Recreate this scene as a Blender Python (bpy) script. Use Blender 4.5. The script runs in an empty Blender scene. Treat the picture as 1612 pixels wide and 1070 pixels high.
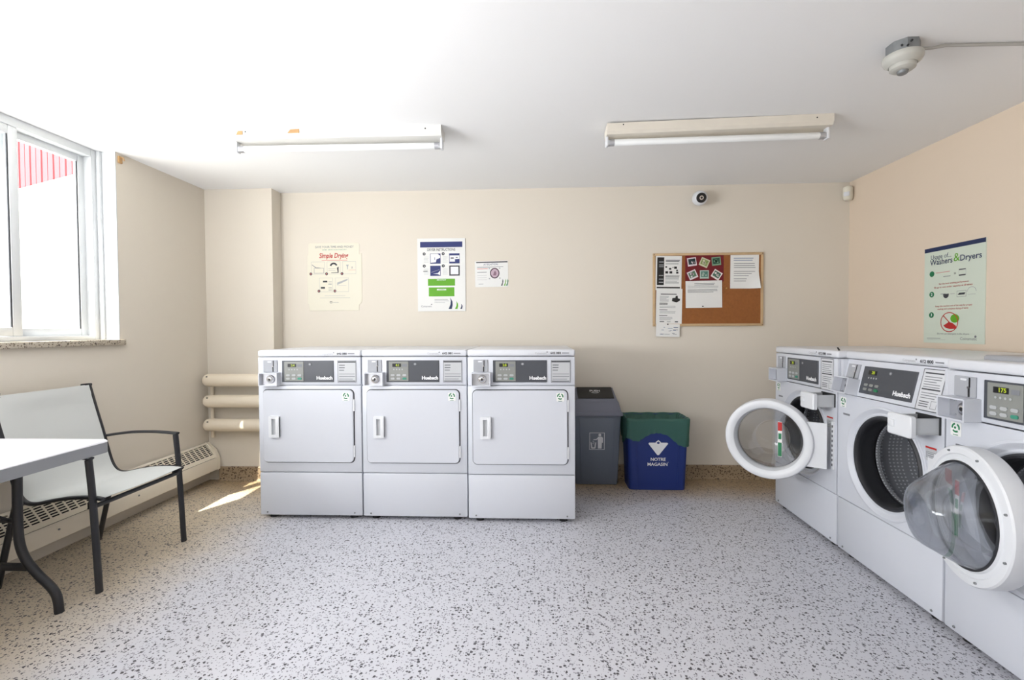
import bpy, bmesh, math, random
from mathutils import Vector, Matrix
random.seed(7)
PI = math.pi
C = bpy.context.scene.collection
SC = bpy.context.scene

# ------------------------------------------------------------------ camera
cd = bpy.data.cameras.new('camera'); cam = bpy.data.objects.new('camera', cd); C.objects.link(cam)
cd.sensor_width = 36.0; cd.lens = 738.87 / 1612 * 36.0; cd.clip_start = 0.05; cd.clip_end = 200
R_ = Vector((0.99901888, 0.04391402, -0.00572991)); U_ = Vector((0.00474078, 0.02259524, 0.99973345)); F_ = Vector((-0.04403179, 0.99877976, -0.02236489))
mw = Matrix.Identity(4)
for i in range(3):
    mw[i][0] = R_[i]; mw[i][1] = U_[i]; mw[i][2] = -F_[i]
mw[2][3] = 1.2344
cam.matrix_world = mw
SC.camera = cam
# ------------------------------------------------------------------ sky, sun, added fill lamps, exposure
wd = bpy.data.worlds.new('sky'); SC.world = wd; wd.use_nodes = True
bg = wd.node_tree.nodes['Background']; bg.inputs[0].default_value = (0.93, 0.965, 1.0, 1); bg.inputs[1].default_value = 4.6
sd = bpy.data.lights.new('sun', 'SUN'); sd.energy = 13.0; sd.angle = 0.009; sd.color = (1.0, 0.93, 0.82)
sun = bpy.data.objects.new('sun', sd); C.objects.link(sun)
sun.rotation_euler = Vector((0.31, 0.60, -1.0)).to_track_quat('-Z', 'Y').to_euler(); sun.location = (-4, -3, 6)
def area(name, loc, direction, sx, sy, energy, col):
    l = bpy.data.lights.new(name, 'AREA'); l.shape = 'RECTANGLE'; l.size = sx; l.size_y = sy; l.energy = energy; l.color = col
    o = bpy.data.objects.new(name, l); C.objects.link(o); o.location = loc
    o.rotation_euler = Vector(direction).to_track_quat('-Z', 'Y').to_euler()
    return o
area('rear_fill', (-0.3, -1.72, 1.45), (0, 1, 1.1), 3.6, 1.5, 19, (0.86, 0.93, 1.0))  # unseen fill lamp added behind the camera, tilted up to the ceiling
area('left_fill', (-2.60, 0.60, 1.40), (1, 0.10, 0.85), 2.0, 0.9, 138, (0.95, 0.97, 1.0))  # unseen fill lamp added along the left wall, no window there
SC.view_settings.view_transform = 'Standard'; SC.view_settings.look = 'None'
SC.view_settings.exposure = 0.28; SC.view_settings.gamma = 1.0; SC.view_settings.use_curve_mapping = False

# ------------------------------------------------------------------ materials
def lin(c):
    return tuple(((v / 255.0) / 12.92 if v / 255.0 <= 0.04045 else ((v / 255.0 + 0.055) / 1.055) ** 2.4) for v in c) + (1.0,)
MC = {}
def mat(name, rgb=(200, 200, 200), rough=0.5, metal=0.0, bump=0.0, bscale=60.0, var=0.0, vscale=4.0, spec=0.5, emit=None, estr=0.0, coat=0.0):
    if name in MC: return MC[name]
    m = bpy.data.materials.new(name); m.use_nodes = True; nt = m.node_tree; b = nt.nodes['Principled BSDF']
    b.inputs['Base Color'].default_value = lin(rgb); b.inputs['Roughness'].default_value = rough; b.inputs['Metallic'].default_value = metal
    b.inputs['Specular IOR Level'].default_value = spec; b.inputs['Coat Weight'].default_value = coat
    tc = nt.nodes.new('ShaderNodeTexCoord')
    if var > 0:
        n = nt.nodes.new('ShaderNodeTexNoise'); n.inputs['Scale'].default_value = vscale; n.inputs['Detail'].default_value = 4
        nt.links.new(tc.outputs['Object'], n.inputs['Vector'])
        mx = nt.nodes.new('ShaderNodeMixRGB'); mx.blend_type = 'MIX'
        mx.inputs[1].default_value = lin(tuple(v * (1 - var) for v in rgb)); mx.inputs[2].default_value = lin(tuple(min(255, v * (1 + var * 0.5)) for v in rgb))
        nt.links.new(n.outputs['Fac'], mx.inputs[0]); nt.links.new(mx.outputs[0], b.inputs['Base Color'])
    if bump > 0:
        n2 = nt.nodes.new('ShaderNodeTexNoise'); n2.inputs['Scale'].default_value = bscale; n2.inputs['Detail'].default_value = 3
        nt.links.new(tc.outputs['Object'], n2.inputs['Vector'])
        bp = nt.nodes.new('ShaderNodeBump'); bp.inputs['Strength'].default_value = bump; bp.inputs['Distance'].default_value = 0.004
        nt.links.new(n2.outputs['Fac'], bp.inputs['Height']); nt.links.new(bp.outputs[0], b.inputs['Normal'])
    if emit:
        b.inputs['Emission Color'].default_value = lin(emit); b.inputs['Emission Strength'].default_value = estr
    MC[name] = m
    return m

def terrazzo(name, ground, ground2, chip1, chip2, scale, dirt_glow=None, rough=0.35):
    m = bpy.data.materials.new(name); m.use_nodes = True; nt = m.node_tree; N = nt.nodes.new; L = nt.links.new
    b = nt.nodes['Principled BSDF']
    tc = N('ShaderNodeTexCoord')
    dn = N('ShaderNodeTexNoise'); dn.inputs['Scale'].default_value = scale * 1.6; dn.inputs['Detail'].default_value = 2; L(tc.outputs['Object'], dn.inputs['Vector'])
    sub = N('ShaderNodeVectorMath'); sub.operation = 'SUBTRACT'; sub.inputs[1].default_value = (0.5, 0.5, 0.5); L(dn.outputs['Color'], sub.inputs[0])
    scv = N('ShaderNodeVectorMath'); scv.operation = 'SCALE'; scv.inputs['Scale'].default_value = 0.75 / scale; L(sub.outputs[0], scv.inputs[0])
    add = N('ShaderNodeVectorMath'); add.operation = 'ADD'; L(tc.outputs['Object'], add.inputs[0]); L(scv.outputs[0], add.inputs[1])
    def chips(s, frac, size):
        v = N('ShaderNodeTexVoronoi'); v.inputs['Scale'].default_value = s; v.inputs['Randomness'].default_value = 1.0; L(add.outputs[0], v.inputs['Vector'])
        sep = N('ShaderNodeSeparateColor'); L(v.outputs['Color'], sep.inputs[0])
        sz = N('ShaderNodeMath'); sz.operation = 'MULTIPLY_ADD'; sz.inputs[1].default_value = size; sz.inputs[2].default_value = size * 0.5; L(sep.outputs[1], sz.inputs[0])
        lt = N('ShaderNodeMath'); lt.operation = 'LESS_THAN'; L(v.outputs['Distance'], lt.inputs[0]); L(sz.outputs[0], lt.inputs[1])
        pr = N('ShaderNodeMath'); pr.operation = 'LESS_THAN'; pr.inputs[1].default_value = frac; L(sep.outputs[0], pr.inputs[0])
        mu = N('ShaderNodeMath'); mu.operation = 'MULTIPLY'; L(lt.outputs[0], mu.inputs[0]); L(pr.outputs[0], mu.inputs[1])
        return mu.outputs[0]
    g = N('ShaderNodeTexNoise'); g.inputs['Scale'].default_value = 2.2; g.inputs['Detail'].default_value = 5; L(tc.outputs['Object'], g.inputs['Vector'])
    m0 = N('ShaderNodeMixRGB'); m0.inputs[1].default_value = lin(ground); m0.inputs[2].default_value = lin(ground2); L(g.outputs['Fac'], m0.inputs[0])
    col = m0.outputs[0]
    if dirt_glow is not None:
        col = dirt_glow(nt, tc, col)
    f2 = N('ShaderNodeMixRGB'); f2.blend_type = 'MULTIPLY'; f2.inputs[2].default_value = lin(chip2); L(chips(scale * 1.9, 0.5, 0.36), f2.inputs[0]); L(col, f2.inputs[1])
    f1 = N('ShaderNodeMixRGB'); f1.inputs[2].default_value = lin(chip1); L(chips(scale, 0.58, 0.27), f1.inputs[0]); L(f2.outputs[0], f1.inputs[1])
    L(f1.outputs[0], b.inputs['Base Color'])
    b.inputs['Roughness'].default_value = rough
    return m

def floor_dirt_glow(nt, tc, col):
    # unpolished brown dirt along the walls, plus warm reflected light painted in at left
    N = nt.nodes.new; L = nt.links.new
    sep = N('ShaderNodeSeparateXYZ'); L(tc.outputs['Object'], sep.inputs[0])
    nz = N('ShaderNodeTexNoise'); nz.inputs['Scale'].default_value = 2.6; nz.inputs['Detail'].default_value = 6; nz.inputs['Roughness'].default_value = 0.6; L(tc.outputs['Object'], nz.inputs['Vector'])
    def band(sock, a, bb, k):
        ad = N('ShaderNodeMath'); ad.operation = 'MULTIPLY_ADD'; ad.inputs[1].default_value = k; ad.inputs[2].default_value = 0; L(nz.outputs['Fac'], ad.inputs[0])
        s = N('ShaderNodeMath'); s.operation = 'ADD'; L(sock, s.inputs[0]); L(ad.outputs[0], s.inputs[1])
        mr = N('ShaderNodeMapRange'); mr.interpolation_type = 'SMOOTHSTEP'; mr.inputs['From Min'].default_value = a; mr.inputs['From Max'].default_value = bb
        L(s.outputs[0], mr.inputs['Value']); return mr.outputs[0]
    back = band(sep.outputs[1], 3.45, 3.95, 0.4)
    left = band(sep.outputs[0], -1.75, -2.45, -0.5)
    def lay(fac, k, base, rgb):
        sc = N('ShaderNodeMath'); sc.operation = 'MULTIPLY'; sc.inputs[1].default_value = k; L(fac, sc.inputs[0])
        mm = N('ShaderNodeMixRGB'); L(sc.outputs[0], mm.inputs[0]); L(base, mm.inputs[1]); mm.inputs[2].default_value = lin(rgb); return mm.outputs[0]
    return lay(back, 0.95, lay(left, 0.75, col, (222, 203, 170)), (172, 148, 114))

def clear_glass(name, tint=(1, 1, 1), rough=0.0, refl=1.0):
    m = bpy.data.materials.new(name); m.use_nodes = True; nt = m.node_tree; N = nt.nodes.new; L = nt.links.new
    nt.nodes.remove(nt.nodes['Principled BSDF']); out = nt.nodes['Material Output']
    tr = N('ShaderNodeBsdfTransparent'); tr.inputs[0].default_value = tint + (1,)
    gl = N('ShaderNodeBsdfGlossy'); gl.inputs['Roughness'].default_value = rough
    lw = N('ShaderNodeLayerWeight'); lw.inputs['Blend'].default_value = 0.3
    pw = N('ShaderNodeMath'); pw.operation = 'POWER'; pw.inputs[1].default_value = 3.0; L(lw.outputs['Facing'], pw.inputs[0])
    mu = N('ShaderNodeMath'); mu.operation = 'MULTIPLY_ADD'; mu.inputs[1].default_value = 0.5 * refl; mu.inputs[2].default_value = 0.04 * refl; L(pw.outputs[0], mu.inputs[0])
    mx = N('ShaderNodeMixShader'); L(mu.outputs[0], mx.inputs[0]); L(tr.outputs[0], mx.inputs[1]); L(gl.outputs[0], mx.inputs[2]); L(mx.outputs[0], out.inputs[0])
    return m

def bowl_glass(name):
    m = bpy.data.materials.new(name); m.use_nodes = True; nt = m.node_tree; N = nt.nodes.new; L = nt.links.new
    nt.nodes.remove(nt.nodes['Principled BSDF']); out = nt.nodes['Material Output']
    tr = N('ShaderNodeBsdfTransparent'); tr.inputs[0].default_value = (0.93, 0.94, 0.95, 1)
    gl = N('ShaderNodeBsdfGlass'); gl.inputs['IOR'].default_value = 1.45; gl.inputs['Color'].default_value = (0.93, 0.94, 0.96, 1); gl.inputs['Roughness'].default_value = 0.0
    mx = N('ShaderNodeMixShader'); mx.inputs[0].default_value = 0.6; L(tr.outputs[0], mx.inputs[1]); L(gl.outputs[0], mx.inputs[2]); L(mx.outputs[0], out.inputs[0])
    return m

def drum_steel(name):
    # stainless steel with rows of small perforations round the drum axis (local y)
    m = bpy.data.materials.new(name); m.use_nodes = True; nt = m.node_tree; N = nt.nodes.new; L = nt.links.new; b = nt.nodes['Principled BSDF']
    b.inputs['Metallic'].default_value = 0.55; b.inputs['Roughness'].default_value = 0.3
    tc = N('ShaderNodeTexCoord'); sep = N('ShaderNodeSeparateXYZ'); L(tc.outputs['Object'], sep.inputs[0])
    at = N('ShaderNodeMath'); at.operation = 'ARCTAN2'; L(sep.outputs[0], at.inputs[0]); L(sep.outputs[2], at.inputs[1])
    def cell(sock, k):
        a = N('ShaderNodeMath'); a.operation = 'MULTIPLY'; a.inputs[1].default_value = k; L(sock, a.inputs[0])
        f = N('ShaderNodeMath'); f.operation = 'FRACT'; L(a.outputs[0], f.inputs[0])
        s = N('ShaderNodeMath'); s.operation = 'SUBTRACT'; s.inputs[1].default_value = 0.5; L(f.outputs[0], s.inputs[0])
        q = N('ShaderNodeMath'); q.operation = 'MULTIPLY'; L(s.outputs[0], q.inputs[0]); L(s.outputs[0], q.inputs[1]); return q.outputs[0]
    ca = cell(at.outputs[0], 84 / (2 * PI)); cb = cell(sep.outputs[1], 52)
    sm = N('ShaderNodeMath'); sm.operation = 'ADD'; L(ca, sm.inputs[0]); L(cb, sm.inputs[1])
    hole = N('ShaderNodeMath'); hole.operation = 'LESS_THAN'; hole.inputs[1].default_value = 0.06; L(sm.outputs[0], hole.inputs[0])
    band = N('ShaderNodeMath'); band.operation = 'MULTIPLY'; band.inputs[1].default_value = 52 / 5.0; L(sep.outputs[1], band.inputs[0])
    bf = N('ShaderNodeMath'); bf.operation = 'FRACT'; L(band.outputs[0], bf.inputs[0])
    bl = N('ShaderNodeMath'); bl.operation = 'LESS_THAN'; bl.inputs[1].default_value = 0.8; L(bf.outputs[0], bl.inputs[0])
    mu = N('ShaderNodeMath'); mu.operation = 'MULTIPLY'; L(hole.outputs[0], mu.inputs[0]); L(bl.outputs[0], mu.inputs[1])
    mx = N('ShaderNodeMixRGB'); mx.inputs[1].default_value = lin((176, 178, 184)); mx.inputs[2].default_value = lin((240, 242, 246)); L(mu.outputs[0], mx.inputs[0]); L(mx.outputs[0], b.inputs['Base Color'])
    bp = N('ShaderNodeBump'); bp.inputs['Strength'].default_value = 0.6; bp.inputs['Distance'].default_value = 0.003; L(mu.outputs[0], bp.inputs['Height']); L(bp.outputs[0], b.inputs['Normal'])
    return m

WHITE = mat('white_enamel', (208, 211, 219), 0.32, var=0.01)
WHITE2 = mat('white_plastic', (222, 224, 228), 0.4)
LIDW = mat('white_lid_enamel', (218, 220, 226), 0.3)
GAP = mat('dark_gap', (38, 39, 42), 0.8)
DKGREY = mat('dark_grey_panel', (70, 73, 80), 0.42)
MIDGREY = mat('mid_grey_keypad', (136, 138, 134), 0.45)
LTGREY = mat('light_grey_label', (190, 192, 195), 0.5)
SILVER = mat('brushed_steel', (190, 191, 196), 0.38, 0.75)
CHROME = mat('chrome', (215, 216, 220), 0.15, 1.0)
BLACK = mat('black_plastic', (22, 22, 24), 0.45)
RUBBER = mat('rubber_gasket', (40, 41, 45), 0.55)
TUB = mat('dark_tub', (14, 14, 15), 0.7)
DRUM = drum_steel('perforated_steel')
LED = mat('yellow_green_led', (40, 46, 10), 0.4, emit=(190, 210, 40), estr=0.9)
GREENP = mat('green_print', (34, 120, 78), 0.6)
TEALP = mat('teal_print', (60, 140, 118), 0.6)
INKW = mat('white_print', (236, 237, 240), 0.6)
INKG = mat('grey_print', (128, 130, 136), 0.7)
INKD = mat('dark_print', (58, 60, 66), 0.7)
INKL = mat('pale_grey_print', (176, 178, 180), 0.7)
NAVY = mat('navy_print', (44, 54, 112), 0.6)
NAVY2 = mat('dark_navy_print', (26, 42, 84), 0.6)
LIME = mat('lime_print', (98, 170, 34), 0.6)
RED = mat('red_print', (188, 40, 38), 0.6)
PINKP = mat('pink_print', (214, 120, 118), 0.7)
PAPER = mat('white_paper', (236, 236, 234), 0.75)
PAPERG = mat('pale_green_paper', (212, 222, 208), 0.6)
CREAM = mat('cream_card', (230, 225, 208), 0.7)
WALLP = mat('beige_wall_paint', (226, 218, 205), 0.75, bump=0.05, bscale=90, var=0.012, vscale=1.3)
WALLR = mat('peach_beige_wall', (229, 212, 192), 0.75, bump=0.05, bscale=90, var=0.012, vscale=1.3)  # right wall, peachier base colour than the other walls
CEILP = mat('white_ceiling_paint', (243, 243, 243), 0.85, bump=0.04, bscale=70)
PIPEP = mat('cream_pipe_paint', (238, 226, 206), 0.45)
HEATP = mat('cream_heater_enamel', (240, 231, 214), 0.45, var=0.02)
FRAMEW = mat('white_window_vinyl', (216, 219, 222), 0.4)
IRON = mat('black_steel_tube', (34, 35, 40), 0.42)
SLING = mat('pale_grey_sling', (206, 208, 206), 0.8, bump=0.25, bscale=700)
TABLEW = mat('white_table_plastic', (236, 236, 240), 0.4, bump=0.1, bscale=300)
TABLEE = mat('table_edge_shaded', (146, 148, 152), 0.5, bump=0.1, bscale=300)  # edge of the white table, darkened in colour for its shaded side
CORK = mat('brown_cork', (156, 98, 52), 0.95, bump=0.5, bscale=220, var=0.12, vscale=60)
OAK = mat('oak_frame', (206, 176, 136), 0.5, var=0.08, vscale=20)
MAROON = mat('maroon_paper', (112, 18, 28), 0.7)
BINGREY = mat('grey_bin_plastic', (100, 108, 122), 0.5)
BINGREY2 = mat('grey_lid_plastic', (116, 119, 134), 0.5)
BINBLUE = mat('blue_bin_plastic', (22, 46, 116), 0.5)
GALV = mat('galvanised_steel', (140, 143, 145), 0.5, 0.5, var=0.1, vscale=40)
IVORY = mat('ivory_plastic', (228, 224, 210), 0.45)
RUST = mat('bare_primer', (188, 150, 104), 0.8)
FIXW = mat('white_fixture_enamel', (224, 223, 219), 0.4, var=0.03, vscale=14)
FIXC = mat('cream_fixture_enamel', (226, 219, 206), 0.45, var=0.05, vscale=10)
TUBEW = mat('frosted_lamp_tube', (240, 242, 242), 0.3)
FLOOR = terrazzo('terrazzo_floor', (207, 207, 214), (197, 197, 204), (70, 68, 74), (160, 158, 164), 64, floor_dirt_glow, 0.38)
GASK = mat('grey_gasket', (150, 154, 160), 0.6)
PICT = mat('pale_pictogram_print', (214, 216, 220), 0.6)
DENSEP = mat('grey_white_label', (214, 215, 219), 0.5)
TOPG = mat('lid_reflection_grey', (158, 159, 163), 0.4)  # grey of the reflection on the washer lid
COING = mat('coin_plate_grey', (168, 170, 176), 0.6, spec=0.3)
CONDG = mat('grey_conduit_paint', (176, 174, 170), 0.6)
GREYW = mat('grey_white_plastic', (186, 185, 178), 0.45)
BASET = terrazzo('terrazzo_base', (166, 146, 120), (140, 118, 92), (84, 66, 52), (150, 136, 116), 42, None, 0.6)
SILLT = terrazzo('terrazzo_sill', (196, 186, 170), (180, 170, 154), (96, 86, 78), (150, 140, 130), 60, None, 0.5)
PANE = clear_glass('window_glass', (0.97, 0.985, 0.98))
BOWL = bowl_glass('bowl_glass')
REDB = mat('red_cladding', (154, 70, 76), 0.7)
STUCCO = mat('white_stucco', (236, 234, 230), 0.9)

# ------------------------------------------------------------------ mesh builder
class MB:
    def __init__(s): s.v = []; s.f = []; s.m = []; s.mats = []; s.xf = None
    def mi(s, m):
        if m not in s.mats: s.mats.append(m)
        return s.mats.index(m)
    def add(s, vs, fs, m):
        o = len(s.v); i = s.mi(m)
        if s.xf is not None: vs = [tuple(s.xf @ Vector(v)) for v in vs]
        s.v += [tuple(v) for v in vs]; s.f += [tuple(a + o for a in f) for f in fs]; s.m += [i] * len(fs)
    def bm(s, b, m):
        b.verts.ensure_lookup_table(); b.verts.index_update()
        s.add([tuple(v.co) for v in b.verts], [tuple(v.index for v in f.verts) for f in b.faces], m); b.free()
    def box(s, x0, x1, y0, y1, z0, z1, m, bev=0.0, seg=2):
        b = bmesh.new(); bmesh.ops.create_cube(b, size=1.0)
        for v in b.verts: v.co = Vector((x0 + (v.co.x + .5) * (x1 - x0), y0 + (v.co.y + .5) * (y1 - y0), z0 + (v.co.z + .5) * (z1 - z0)))
        if bev > 0: bmesh.ops.bevel(b, geom=list(b.edges), offset=bev, segments=seg, profile=0.5, affect='EDGES')
        s.bm(b, m); return s
    def hexa(s, lo, hi, m):      # two quads of 4 points
        s.add(list(lo) + list(hi), [(3, 2, 1, 0), (4, 5, 6, 7), (0, 1, 5, 4), (1, 2, 6, 5), (2, 3, 7, 6), (3, 0, 4, 7)], m); return s
    def prism(s, outl, y0, y1, m, inner=None, bev=0.0):   # outline in x,z ; inner = outline at the front face (bevel)
        n = len(outl); vs = [(x, y1, z) for x, z in outl] + [(x, y0 + bev, z) for x, z in outl]; fs = [tuple(range(n))]
        for i in range(n):
            j = (i + 1) % n; fs.append((i, i + n, j + n, j))
        if inner:
            vs += [(x, y0, z) for x, z in inner]
            for i in range(n):
                j = (i + 1) % n; fs.append((i + n, i + 2 * n, j + 2 * n, j + n))
            fs.append(tuple(range(3 * n - 1, 2 * n - 1, -1)))
        else: fs.append(tuple(range(2 * n - 1, n - 1, -1)))
        s.add(vs, fs, m); return s
    def rplate(s, cx, cz, w, h, r, y0, y1, m, bev=0.0):
        o = rrect(cx, cz, w, h, r)
        if bev > 0: s.prism(o, y0, y1, m, rrect(cx, cz, w - 2 * bev, h - 2 * bev, max(r - bev, 0.0005)), bev)
        else: s.prism(o, y0, y1, m)
        return s
    def rframe(s, cx, cz, w, h, r, t, y0, y1, m):   # ring-shaped rounded frame
        a = rrect(cx, cz, w, h, r); b = rrect(cx, cz, w - 2 * t, h - 2 * t, max(r - t, 0.001)); n = len(a)
        vs = [(x, y1, z) for x, z in a] + [(x, y0, z) for x, z in a] + [(x, y0, z) for x, z in b] + [(x, y1, z) for x, z in b]; fs = []
        for i in range(n):
            j = (i + 1) % n
            for k in range(4):
                l = (k + 1) % 4; fs.append((k * n + i, k * n + j, l * n + j, l * n + i))
        s.add(vs, fs, m); return s
    def tube(s, pts, r, m, n=12, flat=None, up=(0, 0, 1), cap=True):
        pts = [Vector(p) for p in pts]; N = len(pts); vs = []; fs = []; upv = Vector(up)
        for i, p in enumerate(pts):
            d = (pts[min(i + 1, N - 1)] - pts[max(i - 1, 0)]).normalized()
            a = d.cross(upv)
            if a.length < 1e-4: a = d.cross(Vector((0, 1, 0)))
            a.normalize(); b2 = a.cross(d).normalized()
            ra, rb = flat if flat else (r, r)
            for k in range(n):
                t = 2 * PI * k / n; vs.append(tuple(p + a * ra * math.cos(t) + b2 * rb * math.sin(t)))
        for i in range(N - 1):
            for k in range(n):
                l = (k + 1) % n; fs.append((i * n + k, i * n + l, (i + 1) * n + l, (i + 1) * n + k))
        if cap: fs += [tuple(range(n - 1, -1, -1)), tuple(range((N - 1) * n, N * n))]
        s.add(vs, fs, m); return s
    def lathe(s, prof, m, c=(0, 0, 0), axis='y', n=64, closed=False):   # prof: (radius, height)
        vs = []; fs = []; P = len(prof)
        for (r, h) in prof:
            for k in range(n):
                t = 2 * PI * k / n; a, b2 = r * math.cos(t), r * math.sin(t)
                vs.append((c[0] + a, c[1] + h, c[2] + b2) if axis == 'y' else ((c[0] + a, c[1] + b2, c[2] + h) if axis == 'z' else (c[0] + h, c[1] + a, c[2] + b2)))
        rng = P if closed else P - 1
        for i in range(rng):
            j = (i + 1) % P
            for k in range(n):
                l = (k + 1) % n; fs.append((i * n + k, i * n + l, j * n + l, j * n + k))
        if not closed:
            if prof[0][0] > 1e-6: fs.append(tuple(range(n)))
            if prof[-1][0] > 1e-6: fs.append(tuple(range((P - 1) * n + n - 1, (P - 1) * n - 1, -1)))
        s.add(vs, fs, m); return s
    def build(s, name, parent=None, loc=(0, 0, 0), rot=(0, 0, 0), smooth=True, recalc=True, ang=35):
        me = bpy.data.meshes.new(name); me.from_pydata(s.v, [], s.f)
        for m in s.mats: me.materials.append(m)
        me.polygons.foreach_set('material_index', s.m)
        if recalc:
            b = bmesh.new(); b.from_mesh(me); bmesh.ops.remove_doubles(b, verts=b.verts, dist=1e-6); bmesh.ops.recalc_face_normals(b, faces=b.faces); b.to_mesh(me); b.free()
        me.update()
        if smooth:
            me.polygons.foreach_set('use_smooth', [True] * len(me.polygons)); me.set_sharp_from_angle(angle=math.radians(ang))
        o = bpy.data.objects.new(name, me); C.objects.link(o); o.location = loc; o.rotation_euler = rot
        if parent is not None: o.parent = parent
        return o

def rrect(cx, cz, w, h, r, k=6):
    r = min(r, w / 2 - 1e-5, h / 2 - 1e-5); out = []
    for (sx, sz, a0) in ((1, 1, 0), (-1, 1, 90), (-1, -1, 180), (1, -1, 270)):
        for i in range(k + 1):
            a = math.radians(a0 + 90 * i / k); out.append((cx + sx * (w / 2 - r) + r * math.cos(a), cz + sz * (h / 2 - r) + r * math.sin(a)))
    return out

def thing(name, label, cat, loc=(0, 0, 0), rotz=0.0, group=None):
    o = bpy.data.objects.new(name, None); C.objects.link(o); o.empty_display_size = 0.1
    o.location = loc; o.rotation_euler = (0, 0, rotz); o['label'] = label; o['category'] = cat
    if group: o['group'] = group
    return o
def tag(o, label, cat, group=None):
    o['label'] = label; o['category'] = cat
    if group: o['group'] = group
    return o
def struct(o): o['kind'] = 'structure'; return o
def dup(root, loc, rotz, label):
    r = root.copy(); C.objects.link(r); r.location = loc; r.rotation_euler = (0, 0, rotz); r['label'] = label
    for ch in list(root.children):
        c = ch.copy(); C.objects.link(c); c.parent = r
        for g in list(ch.children):
            d = g.copy(); C.objects.link(d); d.parent = c
    return r

# ------------------------------------------------------------------ flat print (lettering and pictures on real sheets), local x/z plane facing -y
TC = {}
def text_geo(body, size, shear=0.0, bold=0.0, space=1.0):
    key = (body, size, shear, bold, space)
    if key in TC: return TC[key]
    cu = bpy.data.curves.new('t', 'FONT'); cu.body = body; cu.size = size; cu.shear = shear; cu.offset = bold * size; cu.space_character = space
    cu.align_x = 'CENTER'; cu.align_y = 'CENTER'; cu.resolution_u = 3
    o = bpy.data.objects.new('t', cu); C.objects.link(o)
    dg = bpy.context.evaluated_depsgraph_get(); me = bpy.data.meshes.new_from_object(o.evaluated_get(dg))
    g = ([(v.co.x, v.co.y) for v in me.vertices], [tuple(p.vertices) for p in me.polygons])
    bpy.data.objects.remove(o); bpy.data.curves.remove(cu); bpy.data.meshes.remove(me)
    TC[key] = g; return g
class Print:
    def __init__(s): s.b = MB(); s.k = 0
    def _y(s): s.k += 1; return -0.00012 * (s.k % 7) - 0.0004
    def poly(s, pts, m, y=None):
        y = s._y() if y is None else y
        s.b.add([(x, y, z) for x, z in pts], [tuple(range(len(pts)))], m); return s
    def rect(s, x, z, w, h, m, y=None): return s.poly([(x - w / 2, z - h / 2), (x + w / 2, z - h / 2), (x + w / 2, z + h / 2), (x - w / 2, z + h / 2)], m, y)
    def frame(s, x, z, w, h, t, m):
        y = s._y()
        s.rect(x, z + h / 2 - t / 2, w, t, m, y); s.rect(x, z - h / 2 + t / 2, w, t, m, y); s.rect(x - w / 2 + t / 2, z, t, h - 2 * t, m, y); s.rect(x + w / 2 - t / 2, z, t, h - 2 * t, m, y); return s
    def disc(s, x, z, r, m, n=20, sx=1.0, y=None): return s.poly([(x + sx * r * math.cos(2 * PI * i / n), z + r * math.sin(2 * PI * i / n)) for i in range(n)], m, y)
    def arc(s, x, z, r0, r1, a0, a1, m, n=14):
        y = s._y(); A = [math.radians(a0 + (a1 - a0) * i / n) for i in range(n + 1)]
        vs = [(x + r0 * math.cos(a), y, z + r0 * math.sin(a)) for a in A] + [(x + r1 * math.cos(a), y, z + r1 * math.sin(a)) for a in A]
        s.b.add(vs, [(i, i + 1, i + n + 2, i + n + 1) for i in range(n)], m); return s
    def text(s, body, x, z, size, m, shear=0.0, bold=0.0, width=None):
        vs, fs = text_geo(body, size, shear, bold); k = 1.0
        if width:
            w = max(v[0] for v in vs) - min(v[0] for v in vs); k = width / w
        y = s._y() - 0.0003
        s.b.add([(x + v[0] * k, y, z + v[1]) for v in vs], fs, m); return s
    def lines(s, x0, x1, z0, n, dz, h, m, seed=0):
        rr = random.Random(seed)
        for i in range(n):
            e = x1 - (x1 - x0) * (rr.random() * 0.35 if i % 3 == 2 else rr.random() * 0.06)
            s.rect((x0 + e) / 2, z0 - i * dz, e - x0, h, m, -0.0004)
        return s
    def build(s, name, parent, loc=(0, 0, 0), rot=(0, 0, 0)): return s.b.build(name, parent, loc, rot, smooth=False, recalc=False)

# ------------------------------------------------------------------ room
XL, XR, YB, ZC, YP, XP, YR = -2.6933, 2.547, 3.9082, 2.3985, 3.771, -2.1265, -1.8
WY0, WY1, WZ0 = 1.88, 2.946, 1.150      # window opening
T = 0.2
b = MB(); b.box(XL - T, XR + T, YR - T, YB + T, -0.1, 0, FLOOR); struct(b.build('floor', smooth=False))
b = MB(); b.box(XL - T, XR + T, YR - T, YB + T, ZC, ZC + 0.15, CEILP); struct(b.build('ceiling', smooth=False))
b = MB(); b.box(XL - T, XR + T, YB, YB + T, 0, ZC, WALLP)
struct(b.build('wall_back', smooth=False))
b = MB(); b.box(XL, XP, YP, YB, 0, ZC, WALLP); struct(b.build('wall_pier', smooth=False))
b = MB(); b.box(XR, XR + T, YR - T, YB, 0, ZC, WALLR); struct(b.build('wall_right', smooth=False))
b = MB()
b.box(XL - T, XL, YR - T, WY0, 0, ZC, WALLP); b.box(XL - T, XL, WY1, YB, 0, ZC, WALLP); b.box(XL - T, XL, WY0, WY1, 0, WZ0, WALLP)
struct(b.build('wall_left', smooth=False))
b = MB(); b.box(XL, XR, YR - T, YR, 0, ZC, WALLP); struct(b.build('wall_rear', smooth=False))
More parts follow.
